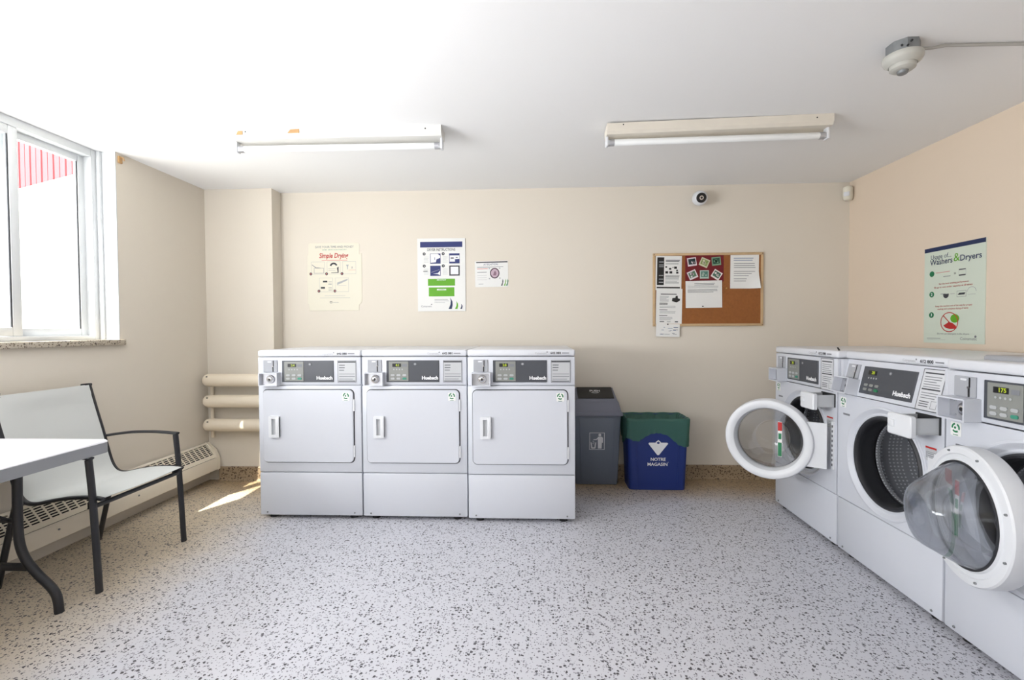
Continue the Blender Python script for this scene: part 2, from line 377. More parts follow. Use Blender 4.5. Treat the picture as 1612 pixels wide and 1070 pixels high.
def base(name, x0, x1, y0, y1, along):
    # coved terrazzo base: upright with a small round cove at the foot
    b = MB(); prof = [(0, 0), (0.034, 0), (0.026, 0.004), (0.020, 0.010), (0.017, 0.02), (0.016, 0.105), (0.010, 0.112), (0, 0.112)]
    vs = []; n = len(prof)
    for e in (0, 1):
        for (d, z) in prof:
            if along == 'x-': vs.append(((x0, x1)[e], y0 - d, z))
            elif along == 'y+': vs.append((x0 + d, (y0, y1)[e], z))
            else: vs.append((x0 - d, (y0, y1)[e], z))
    fs = [tuple(range(n)), tuple(range(2 * n - 1, n - 1, -1))] + [(i, (i + 1) % n, (i + 1) % n + n, i + n) for i in range(n)]
    b.add(vs, fs, BASET); return struct(b.build(name))
base('baseboard_back', XP + 0.02, XR, YB, YB, 'x-')
base('baseboard_pier', XL + 0.09, XP, YP, YP, 'x-')
base('baseboard_pier_side', XP, XP, YP, YB, 'y+')
base('baseboard_right', XR, XR, YR, YB, 'y-')

# window 1 : vinyl slider, terrazzo sill
w1 = bpy.data.objects.new('window_1', None); C.objects.link(w1); w1['kind'] = 'structure'
xi, xo = XL - 0.110, XL - 0.195     # frame inside / outside face
zt = ZC; zb = WZ0 + 0.034
for (x0, x1, y0, y1, z0, z1, nm) in ((xo, xi, WY1 - 0.055, WY1 - 0.0005, zb, zt - 0.001, 'frame_jamb'), (xo, xi, WY0 + 0.0005, WY0 + 0.055, zb, zt - 0.001, 'frame_jamb'), (xo, xi, WY0 + 0.056, WY1 - 0.056, zt - 0.05, zt - 0.001, 'frame_head'), (xo, xi, WY0 + 0.056, WY1 - 0.056, zb, zb + 0.028, 'frame_rail'), (xi + 0.001, xi + 0.022, WY1 - 0.024, WY1 - 0.004, zb, zt - 0.001, 'frame_stop')):
    b = MB(); b.box(x0, x1, y0, y1, z0, z1, FRAMEW, 0.003); b.build(nm, w1)
def sash(x0, x1, y0, y1, z0, z1, t):
    b = MB(); b.box(x0, x1, y0, y0 + t, z0, z1, FRAMEW, 0.004); b.box(x0, x1, y1 - t, y1, z0, z1, FRAMEW, 0.004)
    b.box(x0, x1, y0 + t, y1 - t, z0, z0 + t, FRAMEW, 0.004); b.box(x0, x1, y0 + t, y1 - t, z1 - t, z1, FRAMEW, 0.004)
    s = b.build('sash', w1)
    g = MB(); xm = (x0 + x1) / 2; g.box(xm - 0.003, xm + 0.003, y0 + t - 0.004, y1 - t + 0.004, z0 + t - 0.004, z1 - t + 0.004, PANE); g.build('pane', s, smooth=False)
    q = MB()
    for (a, c) in ((y0 + t, y0 + t + 0.006), (y1 - t - 0.006, y1 - t)): q.box(xm - 0.004, xm + 0.008, a, c, z0 + t, z1 - t, GASK)
    q.build('gasket', s, smooth=False)
sash(xi - 0.036, xi - 0.004, WY0 + 0.05, 2.468, zb + 0.03, zt - 0.05, 0.048)
sash(xo + 0.006, xo + 0.036, 2.415, WY1 - 0.05, zb + 0.026, zt - 0.046, 0.046)
b = MB(); b.box(XL - T, XL + 0.028, WY0 - 0.03, WY1 + 0.022, WZ0, WZ0 + 0.034, SILLT, 0.004); b.build('window_sill', w1)
b = MB(); b.box(XL - 0.109, XL + 0.0015, WY1 - 0.003, WY1 + 0.004, zb - 0.002, zt, FRAMEW); b.build('window_reveal', w1, smooth=False)

# rear wall stays closed; light from behind comes from an added fill lamp
# outside: ground, added column and canopy against the sun, neighbouring house
b = MB(); b.box(-16, XL - T, -6, 16, -0.25, -0.05, STUCCO); struct(b.build('ground', smooth=False))
b = MB(); b.box(-3.015, XL - T, 0.90, 1.55, -0.05, 3.2, STUCCO); struct(b.build('sun_block_1', smooth=False))  # unseen column, added to limit the sun through the window
b = MB(); b.box(-2.985, XL - T, 0.9, 3.4, 2.76, 2.9, STUCCO); struct(b.build('sun_block_2', smooth=False))  # unseen canopy, added to cut off the high sun rays
hs = thing('house', 'white neighbouring house with red vertical board parapet seen through the window', 'house', (0, 0, 0))
A = Vector((-6.9, 6.44, 0)); B = Vector((-5.81, 6.01, 0)); dv = (B - A).normalized(); nv = Vector((dv.y, -dv.x, 0)); ln = (B - A).length
def pt(t, d, z): q = A + dv * t + nv * d; return (q.x, q.y, z)
def slab(b, t0, t1, d0, d1, z0, z1, m): b.hexa([pt(t0, d0, z0), pt(t1, d0, z0), pt(t1, d1, z0), pt(t0, d1, z0)], [pt(t0, d0, z1), pt(t1, d0, z1), pt(t1, d1, z1), pt(t0, d1, z1)], m)
b = MB(); slab(b, -2.4, 2.2, -0.3, 0.0, -0.05, 3.1, STUCCO); b.build('wall', hs, smooth=False)
b = MB(); slab(b, -2.4, 2.2, -0.3, 0.10, 3.1, 3.32, STUCCO); b.build('beam', hs, smooth=False)
for i in range(28):
    t0 = -2.4 + i * 0.163; b = MB(); slab(b, t0, t0 + 0.128, -0.04, 0.0 + 0.006 * (i % 2), 3.32, 4.35, REDB); b.build('board', hs, smooth=False)
b = MB(); slab(b, -2.4, 2.2, -0.1, -0.06, 3.32, 4.35, STUCCO); b.build('parapet', hs, smooth=False)

# ------------------------------------------------------------------ shared appliance pieces (local: x across the front, y into the machine, z up; front face at y = 0)
MWD, DEP, PITCH = 0.684, 0.70, 0.69
HX = MWD / 2
def recycle(p, x, z, r, m=None):
    m = m or GREENP
    for k in range(3): p.arc(x, z, r * 0.62, r, 100 + 120 * k, 100 + 120 * k + 88, m); 
    p.disc(x - r * 0.12, z + r * 0.02, r * 0.26, m)
    p.rect(x, z - r * 1.45, r * 1.2, r * 0.14, m)
def coin_parts(t, variant):
    p = MB(); p.rplate(0.086 - HX, 1.005, 0.092, 0.078, 0.003, -0.006, 0.004, COING, 0.0015); pl = p.build('coin_plate', t)
    s = MB(); s.rplate(0.108 - HX, 1.022, 0.0055, 0.038, 0.002, -0.0075, -0.004, BLACK); s.rplate(0.1055 - HX, 0.985, 0.007, 0.036, 0.002, -0.0075, -0.004, BLACK); s.rplate(0.1035 - HX, 1.003, 0.008, 0.008, 0.003, -0.009, -0.004, CHROME); s.rplate(0.082 - HX, 1.032, 0.026, 0.008, 0.003, -0.0072, -0.004, WHITE2)
    s.build('coin_slot', pl)
    # square coin box: open frame with the lock at its back
    CB = 0.090 - HX
    q = MB(); q.rframe(CB, 0.921, 0.122, 0.086, 0.003, 0.006, -0.046 if not variant else -0.062, 0.004, WHITE); q.rplate(CB, 0.921, 0.114, 0.078, 0.002, -0.016, -0.002, SILVER); bx = q.build('coin_box', t)
    lx = 0.108 if variant else 0.096
    l = MB(); l.lathe([(0.0, -0.036), (0.013, -0.036), (0.016, -0.034), (0.019, -0.028), (0.024, -0.028), (0.027, -0.024), (0.028, -0.015)], CHROME, (lx - HX, 0, 0.921), n=28)
    l.lathe([(0.0, -0.0375), (0.007, -0.0375), (0.0085, -0.035)], BLACK, (lx - HX, 0, 0.921), n=16); l.build('lock', bx)
    for dz in (-0.028, 0.028):
        s2 = MB(); s2.lathe([(0, -0.022), (0.004, -0.021), (0.005, -0.015)], CHROME, (0.062 - HX if variant else 0.142 - HX, 0, 0.921 + dz), n=10); s2.build('screw', bx)
def control_label(t, dense):
    x, z, w, h = 0.593, 0.969, 0.122, 0.142
    if dense: x, z, w, h = 0.592, 0.968, 0.118, 0.182
    p = MB(); p.rplate(x - HX, z, w, h, 0.002, -0.003, 0.003, DENSEP if dense else LTGREY); lb = p.build('instruction_label', t)
    q = Print()
    if dense:
        q.frame(x - HX, z, w, h, 0.003, INKD); q.rect(x - HX, z + h * 0.40, w * 0.8, 0.006, INKD); q.lines(x - HX - w * 0.38, x - HX + w * 0.38, z + h * 0.31, 5, 0.011, 0.0035, INKG, 5)
        q.rect(x - HX, z + 0.002, w * 0.8, 0.006, INKD); q.lines(x - HX - w * 0.38, x - HX + w * 0.38, z - 0.014, 3, 0.011, 0.0035, INKG, 6)
        q.lines(x - HX - w * 0.38, x - HX + w * 0.05, z - 0.052, 3, 0.010, 0.0035, INKD, 8); q.frame(x - HX + w * 0.27, z - 0.062, 0.030, 0.034, 0.002, INKG)
    else:
        q.rect(x - HX, z + h * 0.43, w * 0.94, 0.008, INKD); q.lines(x - HX - w * 0.42, x - HX - w * 0.1, z + h * 0.28, 3, 0.016, 0.004, INKD, 3)
        q.lines(x - HX - w * 0.42, x - HX + w * 0.44, z - h * 0.12, 3, 0.016, 0.004, INKG, 4); q.rect(x - HX, z - h * 0.44, w * 0.9, 0.005, INKD); q.frame(x - HX, z, w, h, 0.0035, INKG)
    q.build('print', lb, (0, -0.003, 0))
def display(t, plate_light, tall_border, time):
    # dark panel with keypad
    p = MB(); p.rplate(0.335 - HX, 0.9695, 0.342, 0.140, 0.003, -0.005, 0.004, DKGREY, 0.0015); d = p.build('display_panel', t)
    if plate_light:
        k = MB(); k.rplate(0.2445 - HX, 0.970, 0.128, 0.126, 0.003, -0.008, -0.004, MIDGREY, 0.0012); kp = k.build('keypad', d); y0 = -0.008; kx = 0.2445
    else: kp = d; y0 = -0.005; kx = 0.2445
    l = MB(); l.rplate(kx - 0.012 - HX, 1.009, 0.056, 0.022, 0.002, y0 - 0.0015, y0 + 0.001, BLACK); l.build('readout', d)
    q = Print(); q.text(time, kx - 0.006 - HX, 1.009, 0.021, LED, bold=0.02)
    if plate_light: q.rect(kx + 0.040 - HX, 1.008, 0.030, 0.018, INKG)
    for i in range(4): q.disc(kx - 0.030 - HX + i * 0.018, 0.982, 0.0045, INKL)
    q.text('Huebsch', 0.448 - HX, 0.9265, 0.030, INKW, bold=0.045, width=0.105)
    q.disc(0.352 - HX, 1.016, 0.008, INKG, sx=1.2); q.disc(0.352 - HX, 1.016, 0.0045, INKL)
    q.build('print', d, (0, y0 - 0.0014, 0))
    for i in range(3):
        for j in range(2):
            bb = MB(); bb.rplate(kx - 0.038 - HX + i * 0.038, 0.945 - j * 0.022, 0.026, 0.013, 0.006, y0 - 0.003, y0 + 0.001, (TEALP if (i == 2 and j == 1) else INKL) if plate_light else (GREENP if (i == 2 and j == 1) else MIDGREY)); bb.build('button', d)
def lid_print(t, y, num):
    q = Print(); q.text('Coinamatic', 0.468 - HX, 1.0835, 0.017, INKL, width=0.074); q.disc(0.508 - HX, 1.091, 0.004, INKG)
    q.text(num, 0.562 - HX, 1.084, 0.018, INKD, bold=0.03, width=0.066); q.rect(0.623 - HX, 1.0845, 0.044, 0.006, INKG); q.rect(0.545 - HX, 1.073, 0.20, 0.002, INKL)
    return q.build('lid_print', t, (0, y, 0))

# ------------------------------------------------------------------ dryers
def make_dryer(label, time, num, loc):
    t = thing('dryer', label, 'dryer', loc, 0, 'coin dryers in a row by the back wall')
    b = MB(); b.box(-HX, HX, 0.016, DEP, 0.022, 1.062, WHITE, 0.006); b.build('cabinet', t)
    b = MB(); b.box(-HX + 0.001, HX - 0.001, 0.0, 0.03, 0.8805, 1.0625, WHITE, 0.006); b.build('control_panel', t)
    b = MB(); b.box(-HX + 0.001, HX - 0.001, 0.0, 0.03, 0.3095, 0.8765, WHITE, 0.006); b.build('front_panel', t)
    b = MB(); b.box(-HX + 0.001, HX - 0.001, 0.0, 0.03, 0.024, 0.3055, WHITE, 0.008); b.build('lower_panel', t)
    b = MB(); b.box(-HX, HX, -0.003, DEP + 0.01, 1.0655, 1.107, LIDW, 0.011, 3); b.build('lid', t)
    lid_print(t, -0.0032, num)
    b = MB(); b.rplate(0.335 - HX, 0.613, 0.610, 0.482, 0.032, -0.001, 0.004, GAP); b.build('door_gap', t)
    b = MB(); b.rplate(0.334 - HX, 0.613, 0.600, 0.472, 0.028, -0.013, 0.003, WHITE, 0.004); dr = b.build('door', t)
    h = MB(); h.rframe(0.117 - HX, 0.612, 0.070, 0.142, 0.008, 0.019, -0.030, -0.010, WHITE2); h.box(0.128 - HX, 0.152 - HX, -0.034, -0.012, 0.546, 0.678, WHITE2, 0.005); h.rplate(0.117 - HX, 0.612, 0.06, 0.13, 0.006, -0.0145, -0.011, LTGREY); h.build('handle', dr)
    p = MB(); p.rplate(0.589 - HX, 0.806, 0.048, 0.052, 0.004, -0.0142, -0.012, PAPER); st = p.build('sticker', dr)
    q = Print(); recycle(q, 0.589 - HX, 0.811, 0.020); q.build('print', st, (0, -0.0142, 0))
    for z in (0.75, 0.45):
        p = MB(); p.rplate(0.6375 - HX, z, 0.009, 0.075, 0.003, -0.010, 0.002, WHITE2); p.build('hinge', t)
    for x in (0.05, 0.632):
        p = MB(); p.lathe([(0, -0.004), (0.004, -0.004), (0.0055, -0.001), (0.0055, 0.002)], GALV, (x - HX, 0, 0.044), n=12); p.build('screw', t)
    for x in (0.07, 0.61):
        for y in (0.05, 0.62):
            p = MB(); p.lathe([(0.026, 0), (0.026, 0.012), (0.012, 0.014), (0.012, 0.024)], BLACK, (x - HX, y, 0), axis='z', n=14); p.build('foot', t)
    display(t, True, False, time); coin_parts(t, 0); control_label(t, False)
    return t
DX, DY = -1.7972, 2.9852
make_dryer('white coin dryer nearest the window, left end of the row of three', '2:4', '642 080', (DX + HX, DY + 0.004, 0))
make_dryer('white coin dryer in the middle, standing between two other dryers', '4:1', '642 081', (DX + PITCH + HX, DY + 0.002, 0))
make_dryer('white coin dryer beside the grey waste bin, right end of the row', '2:8', '642 082', (DX + 2 * PITCH + HX, DY - 0.014, 0))

# ------------------------------------------------------------------ washers
HZ, HR = 0.584, 0.240
def ring_panel(b, x0, x1, z0, z1, cx, cz, r, y0, y1, m, n=96):
    ang = [2 * PI * i / n for i in range(n)]
    rect = []
    for a in ang:
        dx, dz = math.cos(a), math.sin(a); ts = []
        if dx > 1e-9: ts.append((x1 - cx) / dx)
        if dx < -1e-9: ts.append((x0 - cx) / dx)
        if dz > 1e-9: ts.append((z1 - cz) / dz)
        if dz < -1e-9: ts.append((z0 - cz) / dz)
        k = min(ts); rect.append([cx + dx * k, cz + dz * k])
    for (X, Z) in ((x0, z0), (x1, z0), (x1, z1), (x0, z1)):
        i = min(range(n), key=lambda i: (rect[i][0] - X) ** 2 + (rect[i][1] - Z) ** 2); rect[i] = [X, Z]
    vs = []; fs = []
    for y in (y0, y1):
        vs += [(p[0], y, p[1]) for p in rect]; vs += [(cx + r * math.cos(a), y, cz + r * math.sin(a)) for a in ang]
    for i in range(n):
        j = (i + 1) % n
        fs.append((i, j, j + n, i + n)); fs.append((i + 2 * n, i + 3 * n, j + 3 * n, j + 2 * n)); fs.append((i, i + 2 * n, j + 2 * n, j)); fs.append((i + n, j + n, j + 3 * n, i + 3 * n))
    b.add(vs, fs, m)
WX, WYo, WROT = 1.6921, 3.3445, -0.0172
RW = math.atan2(-math.cos(WROT), math.sin(WROT))
def washer_loc(k, off=0.0):
    c, s = math.cos(WROT), math.sin(WROT); d = k * PITCH + HX
    return (WX + d * s + off * c, WYo - d * c + off * s, 0)
def make_washer(label, k, sloped, drawer_out, alpha, time, num, off=0.0):
    t = thing('washer', label, 'washer', washer_loc(k, off), RW, 'coin washers along the right wall')
    b = MB()
    # cabinet shell: sides, back, bottom, so that the tub cavity stays open at the front
    b.box(-HX, -HX + 0.02, 0.012, DEP, 0.022, 1.062, WHITE, 0.004); b.box(HX - 0.02, HX, 0.012, DEP, 0.022, 1.062, WHITE, 0.004)
    b.box(-HX, HX, DEP - 0.02, DEP, 0.022, 1.062, WHITE, 0.004); b.box(-HX, HX, 0.012, DEP, 0.022, 0.05, WHITE, 0.004); b.build('cabinet', t)
    if sloped:
        b = MB(); x0, x1 = -HX + 0.001, HX - 0.001
        b.hexa([(x0, 0.0, 0.8805), (x1, 0.0, 0.8805), (x1, 0.11, 0.8805), (x0, 0.11, 0.8805)], [(x0, 0.042, 1.0635), (x1, 0.042, 1.0635), (x1, 0.11, 1.0635), (x0, 0.11, 1.0635)], WHITE)
        cp = b.build('control_panel', t, smooth=False)
        ly = 0.036
    else:
        b = MB(); b.box(-HX + 0.001, HX - 0.001, 0.0, 0.03, 0.8805, 1.0625, WHITE, 0.006); b.build('control_panel', t); ly = -0.003
    b = MB(); b.box(-HX, HX, ly, DEP + 0.01, 1.0655, 1.107, LIDW, 0.012, 3); b.build('lid', t)
    b = MB(); ring_panel(b, -HX + 0.001, HX - 0.001, 0.3095, 0.8765, 0, HZ, HR + 0.012, 0.0, 0.014, WHITE); b.build('front_panel', t)
    b = MB(); b.box(-HX + 0.001, HX - 0.001, 0.0, 0.03, 0.024, 0.3055, WHITE, 0.008); b.build('lower_panel', t)
    # bezel, gasket, tub, drum
    b = MB(); b.lathe([(0.268, 0.0), (0.266, -0.004), (0.258, -0.006), (0.252, -0.003), (0.244, 0.006), (0.236, 0.010), (0.228, 0.008), (0.220, 0.012), (0.218, 0.03), (0.262, 0.03)], WHITE, (0, 0, HZ), n=96, closed=True); b.build('bezel', t)
    b = MB(); b.lathe([(0.222, 0.008), (0.215, 0.002), (0.207, 0.003), (0.201, 0.012), (0.199, 0.03), (0.205, 0.05), (0.198, 0.075), (0.205, 0.10), (0.226, 0.10), (0.226, 0.03)], RUBBER, (0, 0, HZ), n=96, closed=True); b.build('gasket', t)
    b = MB(); b.lathe([(0.205, 0.09), (0.275, 0.095), (0.275, 0.56), (0, 0.56), (0, 0.57), (0.285, 0.57), (0.285, 0.085), (0.205, 0.08)], TUB, (0, 0, HZ), n=64, closed=True); b.build('tub', t)
    b = MB(); b.lathe([(0.206, 0.112), (0.200, 0.104), (0.197, 0.112), (0.200, 0.124), (0.245, 0.128), (0.245, 0.50), (0.0, 0.505), (0.0, 0.51), (0.25, 0.51), (0.25, 0.122)], DRUM, (0, 0, 0), n=72, closed=True); d = b.build('drum', t, (0, 0, HZ))
    for a in (18, 138, 258):
        b = MB(); ar = math.radians(a); 
        q = []
        for (y, hh, ww) in ((0.14, 0.02, 0.02), (0.22, 0.055, 0.035), (0.40, 0.075, 0.05), (0.49, 0.075, 0.05)):
            rr = 0.244
            ctr = Vector((math.cos(ar), 0, math.sin(ar))); tg = Vector((-math.sin(ar), 0, math.cos(ar)))
            q.append([tuple(ctr * rr - tg * ww + Vector((0, y, 0))), tuple(ctr * (rr - hh) - tg * ww * 0.3 + Vector((0, y, 0))), tuple(ctr * (rr - hh) + tg * ww * 0.3 + Vector((0, y, 0))), tuple(ctr * rr + tg * ww + Vector((0, y, 0)))])
        vs = sum(q, []); fs = [(0, 1, 2, 3), (15, 14, 13, 12)]
        for i in range(3):
            for j in range(4):
                l = (j + 1) % 4; fs.append((i * 4 + j, i * 4 + l, (i + 1) * 4 + l, (i + 1) * 4 + j))
        b.add(vs, fs, SILVER); b.build('lifter', d)
    # hinge strip on the right of the front
    b = MB(); b.rplate(0.654 - HX, 0.574, 0.022, 0.268, 0.003, -0.008, 0.002, WHITE2); hg = b.build('hinge_strip', t)
    b = MB()
    for i in range(9): b.rplate(0.654 - HX, 0.466 + i * 0.027, 0.008, 0.014, 0.003, -0.009, -0.007, INKD)
    b.build('slot_row', hg)
    # door, origin on the hinge line, swung open by alpha
    hx = 0.654; cx = -0.296
    b = MB(); b.lathe([(0.178, -0.014), (0.181, -0.034), (0.188, -0.056), (0.204, -0.068), (0.222, -0.069), (0.232, -0.064), (0.237, -0.054), (0.239, -0.002), (0.235, 0.004), (0.212, 0.006), (0.208, 0.001), (0.193, 0.001), (0.189, 0.008), (0.181, 0.008), (0.178, 0.0)], WHITE2, (cx, 0.04, 0), n=96, closed=True)
    dr = b.build('door', t, (hx - HX, -0.036, HZ - 0.014), (0, 0, alpha))
    b = MB(); b.hexa([(cx + 0.19, -0.012, -0.128), (0.0, -0.006, -0.128), (0.0, 0.004, -0.128), (cx + 0.19, 0.006, -0.128)], [(cx + 0.19, -0.012, 0.128), (0.0, -0.006, 0.128), (0.0, 0.004, 0.128), (cx + 0.19, 0.006, 0.128)], WHITE2); b.build('hinge_plate', dr, smooth=False)
    b = MB(); b.lathe([(0.190, 0.000), (0.186, 0.012), (0.180, 0.012), (0.178, -0.012), (0.186, -0.012)], RUBBER, (cx, 0.04, 0), n=72, closed=True); b.build('door_seal', dr)
    # glass bowl
    outp = [(0.181, 0.0), (0.180, 0.012), (0.168, 0.036), (0.148, 0.070), (0.124, 0.108), (0.108, 0.132), (0.094, 0.145), (0.074, 0.152), (0.042, 0.155), (0.001, 0.156)]
    inp = [(0.001, 0.148), (0.040, 0.147), (0.070, 0.144), (0.088, 0.137), (0.101, 0.126), (0.117, 0.103), (0.141, 0.066), (0.160, 0.034), (0.173, 0.011), (0.173, 0.0)]
    b = MB(); n = 72; prof = outp + inp; vs = []; fs = []; P = len(prof)
    for (r, h) in prof:
        for i in range(n):
            a = 2 * PI * i / n; x, z = r * math.cos(a), r * math.sin(a)
            dy = h * (1.0 + 0.08 * (z / 0.18) - 0.20 * max(0, (x / 0.18)) ** 2)     # the bowl nose slopes a little
            vs.append((cx + x, 0.04 + dy, z - 0.014 * h / 0.156))
    for i in range(P):
        j = (i + 1) % P
        for q in range(n):
            l = (q + 1) % n; fs.append((i * n + q, i * n + l, j * n + l, j * n + q))
    b.add(vs, fs, BOWL); b.build('door_glass', dr, ang=80)
    b = MB(); sx_ = cx + 0.058; b.rplate(sx_, 0.0, 0.022, 0.21, 0.004, 0.030, 0.0315, PAPER); b.box(sx_ - 0.011, sx_ + 0.011, 0.0295, 0.032, 0.05, 0.102, RED); b.box(sx_ - 0.010, sx_ + 0.010, 0.0295, 0.032, -0.102, -0.02, GREENP); b.box(sx_ - 0.008, sx_ + 0.008, 0.0295, 0.032, 0.0, 0.035, GREENP); b.build('warning_sticker', dr)
    for a in (70, 20, -25, -65, 110, 160, 200, 250):
        ar = math.radians(a); b = MB(); b.lathe([(0, 0.0515), (0.003, 0.0515), (0.0042, 0.049), (0.0042, 0.042)], GALV, (cx + 0.223 * math.cos(ar), 0, 0.223 * math.sin(ar)), n=8); b.build('screw', dr)
    # detergent drawer top right of the front
    b = MB(); b.rplate(0.603 - HX, 0.827, 0.130, 0.076, 0.004, -0.003, 0.002, GAP); b.build('drawer_slot', t)
    dy = -0.098 if drawer_out else -0.012
    b = MB()
    b.rplate(0.600 - HX, 0.820, 0.132, 0.092, 0.010, dy - 0.022, dy, WHITE2, 0.005)
    b.box(0.545 - HX, 0.580 - HX, dy - 0.028, dy - 0.020, 0.808, 0.838, WHITE2, 0.004)
    dw = b.build('drawer', t)
    if drawer_out:
        b = MB(); x0, x1 = 0.545 - HX, 0.660 - HX
        b.box(x0, x0 + 0.004, dy, -0.003, 0.793, 0.858, LTGREY); b.box(x1 - 0.004, x1, dy, -0.003, 0.793, 0.858, LTGREY); b.box(x0, x1, dy, -0.003, 0.790, 0.795, LTGREY); b.box(x0, x1, dy, dy + 0.004, 0.793, 0.858, LTGREY); b.build('drawer_tray', dw, smooth=False)
    # controls
    tgt = t
    before = set(bpy.data.objects)
    display(t, not sloped, False, time); coin_parts(t, 1); control_label(t, True)
    q = Print(); q.text('Coinamatic', 0.448 - HX, 1.0835, 0.017, INKL, width=0.074); q.disc(0.488 - HX, 1.091, 0.004, INKG); q.text(num, 0.545 - HX, 1.084, 0.020, INKD, bold=0.03, width=0.070); q.rect(0.612 - HX, 1.0845, 0.044, 0.006, INKG); q.rect(0.53 - HX, 1.073, 0.20, 0.002, INKL)
    q.build('lid_print', t, (0, ly - 0.0003, 0))
    if sloped:
        # the whole control group leans back with the panel
        sl = math.atan2(0.042, 0.183)
        M = Matrix.Translation((0, 0.0, 0.8805)) @ Matrix.Rotation(-sl, 4, 'X') @ Matrix.Translation((0, 0, -0.8805))
        for o in list(t.children):
            if o.name.split('.')[0] in ('display_panel', 'instruction_label', 'coin_plate', 'coin_box'):
                o.matrix_local = M @ o.matrix_local
    p = MB(); p.rplate(0.046 - HX, 0.832, 0.046, 0.054, 0.004, -0.0015, 0.001, PAPER); st = p.build('sticker', t)
    q = Print(); recycle(q, 0.046 - HX, 0.837, 0.019); q.build('print', st, (0, -0.0015, 0))
    p = MB(); p.rplate(0.072 - HX, 0.770, 0.052, 0.010, 0.001, -0.0012, 0.001, INKG); p.build('rating_strip', t)
    p = MB(); p.rplate(0.620 - HX, 0.700, 0.056, 0.060, 0.003, -0.0012, 0.001, LTGREY); lb = p.build('safety_sticker', t)
    q = Print(); q.rect(0.620 - HX, 0.727, 0.056, 0.008, RED); q.frame(0.620 - HX, 0.697, 0.046, 0.026, 0.002, INKG); q.lines(0.600 - HX, 0.640 - HX, 0.702, 2, 0.009, 0.003, INKG, 2); q.build('print', lb, (0, -0.0012, 0))
    for x in (0.05, 0.632):
        p = MB(); p.lathe([(0, -0.004), (0.004, -0.004), (0.0055, -0.001), (0.0055, 0.002)], GALV, (x - HX, 0, 0.044), n=12); p.build('screw', t)
    for x in (0.07, 0.61):
        for y in (0.05, 0.62):
            p = MB(); p.lathe([(0.026, 0), (0.026, 0.012), (0.012, 0.014), (0.012, 0.024)], BLACK, (x - HX, y, 0), axis='z', n=14); p.build('foot', t)
    return t
R = math.radians
wa = make_washer('white front-load washer farthest along the right wall, round door ajar towards the bins', 0, False, True, R(54), '28', '612 098')
wb = make_washer('white front-load washer in the middle with leaning control panel and empty drum in view', 1, True, True, R(168), '28', '612 800')
wc = make_washer('white front-load washer cut off by the right edge, its timer reading 175', 2, False, False, R(172), '175', '612 800')
p = MB(); p.rplate(0, 0, MWD - 0.10, 0.56, 0.02, 0, 0.018, TOPG, 0.006); o = p.build('top_reflection', wc, (0.0, 0.365, 1.1255), (-PI / 2, 0, 0)); o['label'] = 'grey reflection on top of the washer, built as a raised plate'  # lid reflection modelled as a grey plate
p = MB(); p.tube([(0.648 - HX, 0.03, 1.108), (0.652 - HX, 0.02, 1.118), (0.662 - HX, 0.012, 1.122), (0.672 - HX, 0.01, 1.118), (0.676 - HX, 0.01, 1.109)], 0.004, BLACK, 8); o = p.build('cable_loop', wa); o['label'] = 'short black cable loop at the lid corner'

# ------------------------------------------------------------------ folding table
TX0, TX1, TY0, TY1, TZ = -2.668, -1.945, 0.55, 2.075, 0.74
ft = thing('folding_table', 'white plastic folding table with black wishbone legs under the window', 'table', ((TX0 + TX1) / 2, (TY0 + TY1) / 2, 0))
hw, hl = (TX1 - TX0) / 2, (TY1 - TY0) / 2
def hplate(b, w, h, r, z0, z1, m, bev):
    o = rrect(0, 0, w, h, r, 8); i = rrect(0, 0, w - 2 * bev, h - 2 * bev, r - bev, 8); n = len(o)
    vs = [(x, y, z0) for x, y in o] + [(x, y, z1 - bev) for x, y in o] + [(x, y, z1) for x, y in i]
    fs = [tuple(range(n - 1, -1, -1)), tuple(range(2 * n, 3 * n))] + [(k, (k + 1) % n, (k + 1) % n + n, k + n) for k in range(n)] + [(k + n, (k + 1) % n + n, (k + 1) % n + 2 * n, k + 2 * n) for k in range(n)]
    b.add(vs, fs, m)
b = MB(); hplate(b, 2 * hw, 2 * hl, 0.035, TZ - 0.009, TZ, TABLEW, 0.006); b.build('tabletop', ft)
b = MB(); o_ = rrect(0, 0, 2 * hw - 0.002, 2 * hl - 0.002, 0.034, 8); i_ = rrect(0, 0, 2 * hw - 0.06, 2 * hl - 0.06, 0.03, 8); n = len(o_)
vs = [(x, y, TZ - 0.009) for x, y in o_] + [(x, y, TZ - 0.056) for x, y in o_] + [(x, y, TZ - 0.056) for x, y in i_] + [(x, y, TZ - 0.009) for x, y in i_]
b.add(vs, [(k * n + i, k * n + (i + 1) % n, ((k + 1) % 4) * n + (i + 1) % n, ((k + 1) % 4) * n + i) for i in range(n) for k in range(4)], TABLEE); b.build('table_edge', ft)
def smooth_path(pts, k=5):
    pts = [Vector(p) for p in pts]; out = []
    for i in range(len(pts) - 1):
        p0, p1, p2, p3 = pts[max(i - 1, 0)], pts[i], pts[i + 1], pts[min(i + 2, len(pts) - 1)]
        for j in range(k):
            t = j / k; out.append(0.5 * ((2 * p1) + (p2 - p0) * t + (2 * p0 - 5 * p1 + 4 * p2 - p3) * t * t + (3 * p1 - p0 - 3 * p2 + p3) * t ** 3))
    out.append(pts[-1]); return out
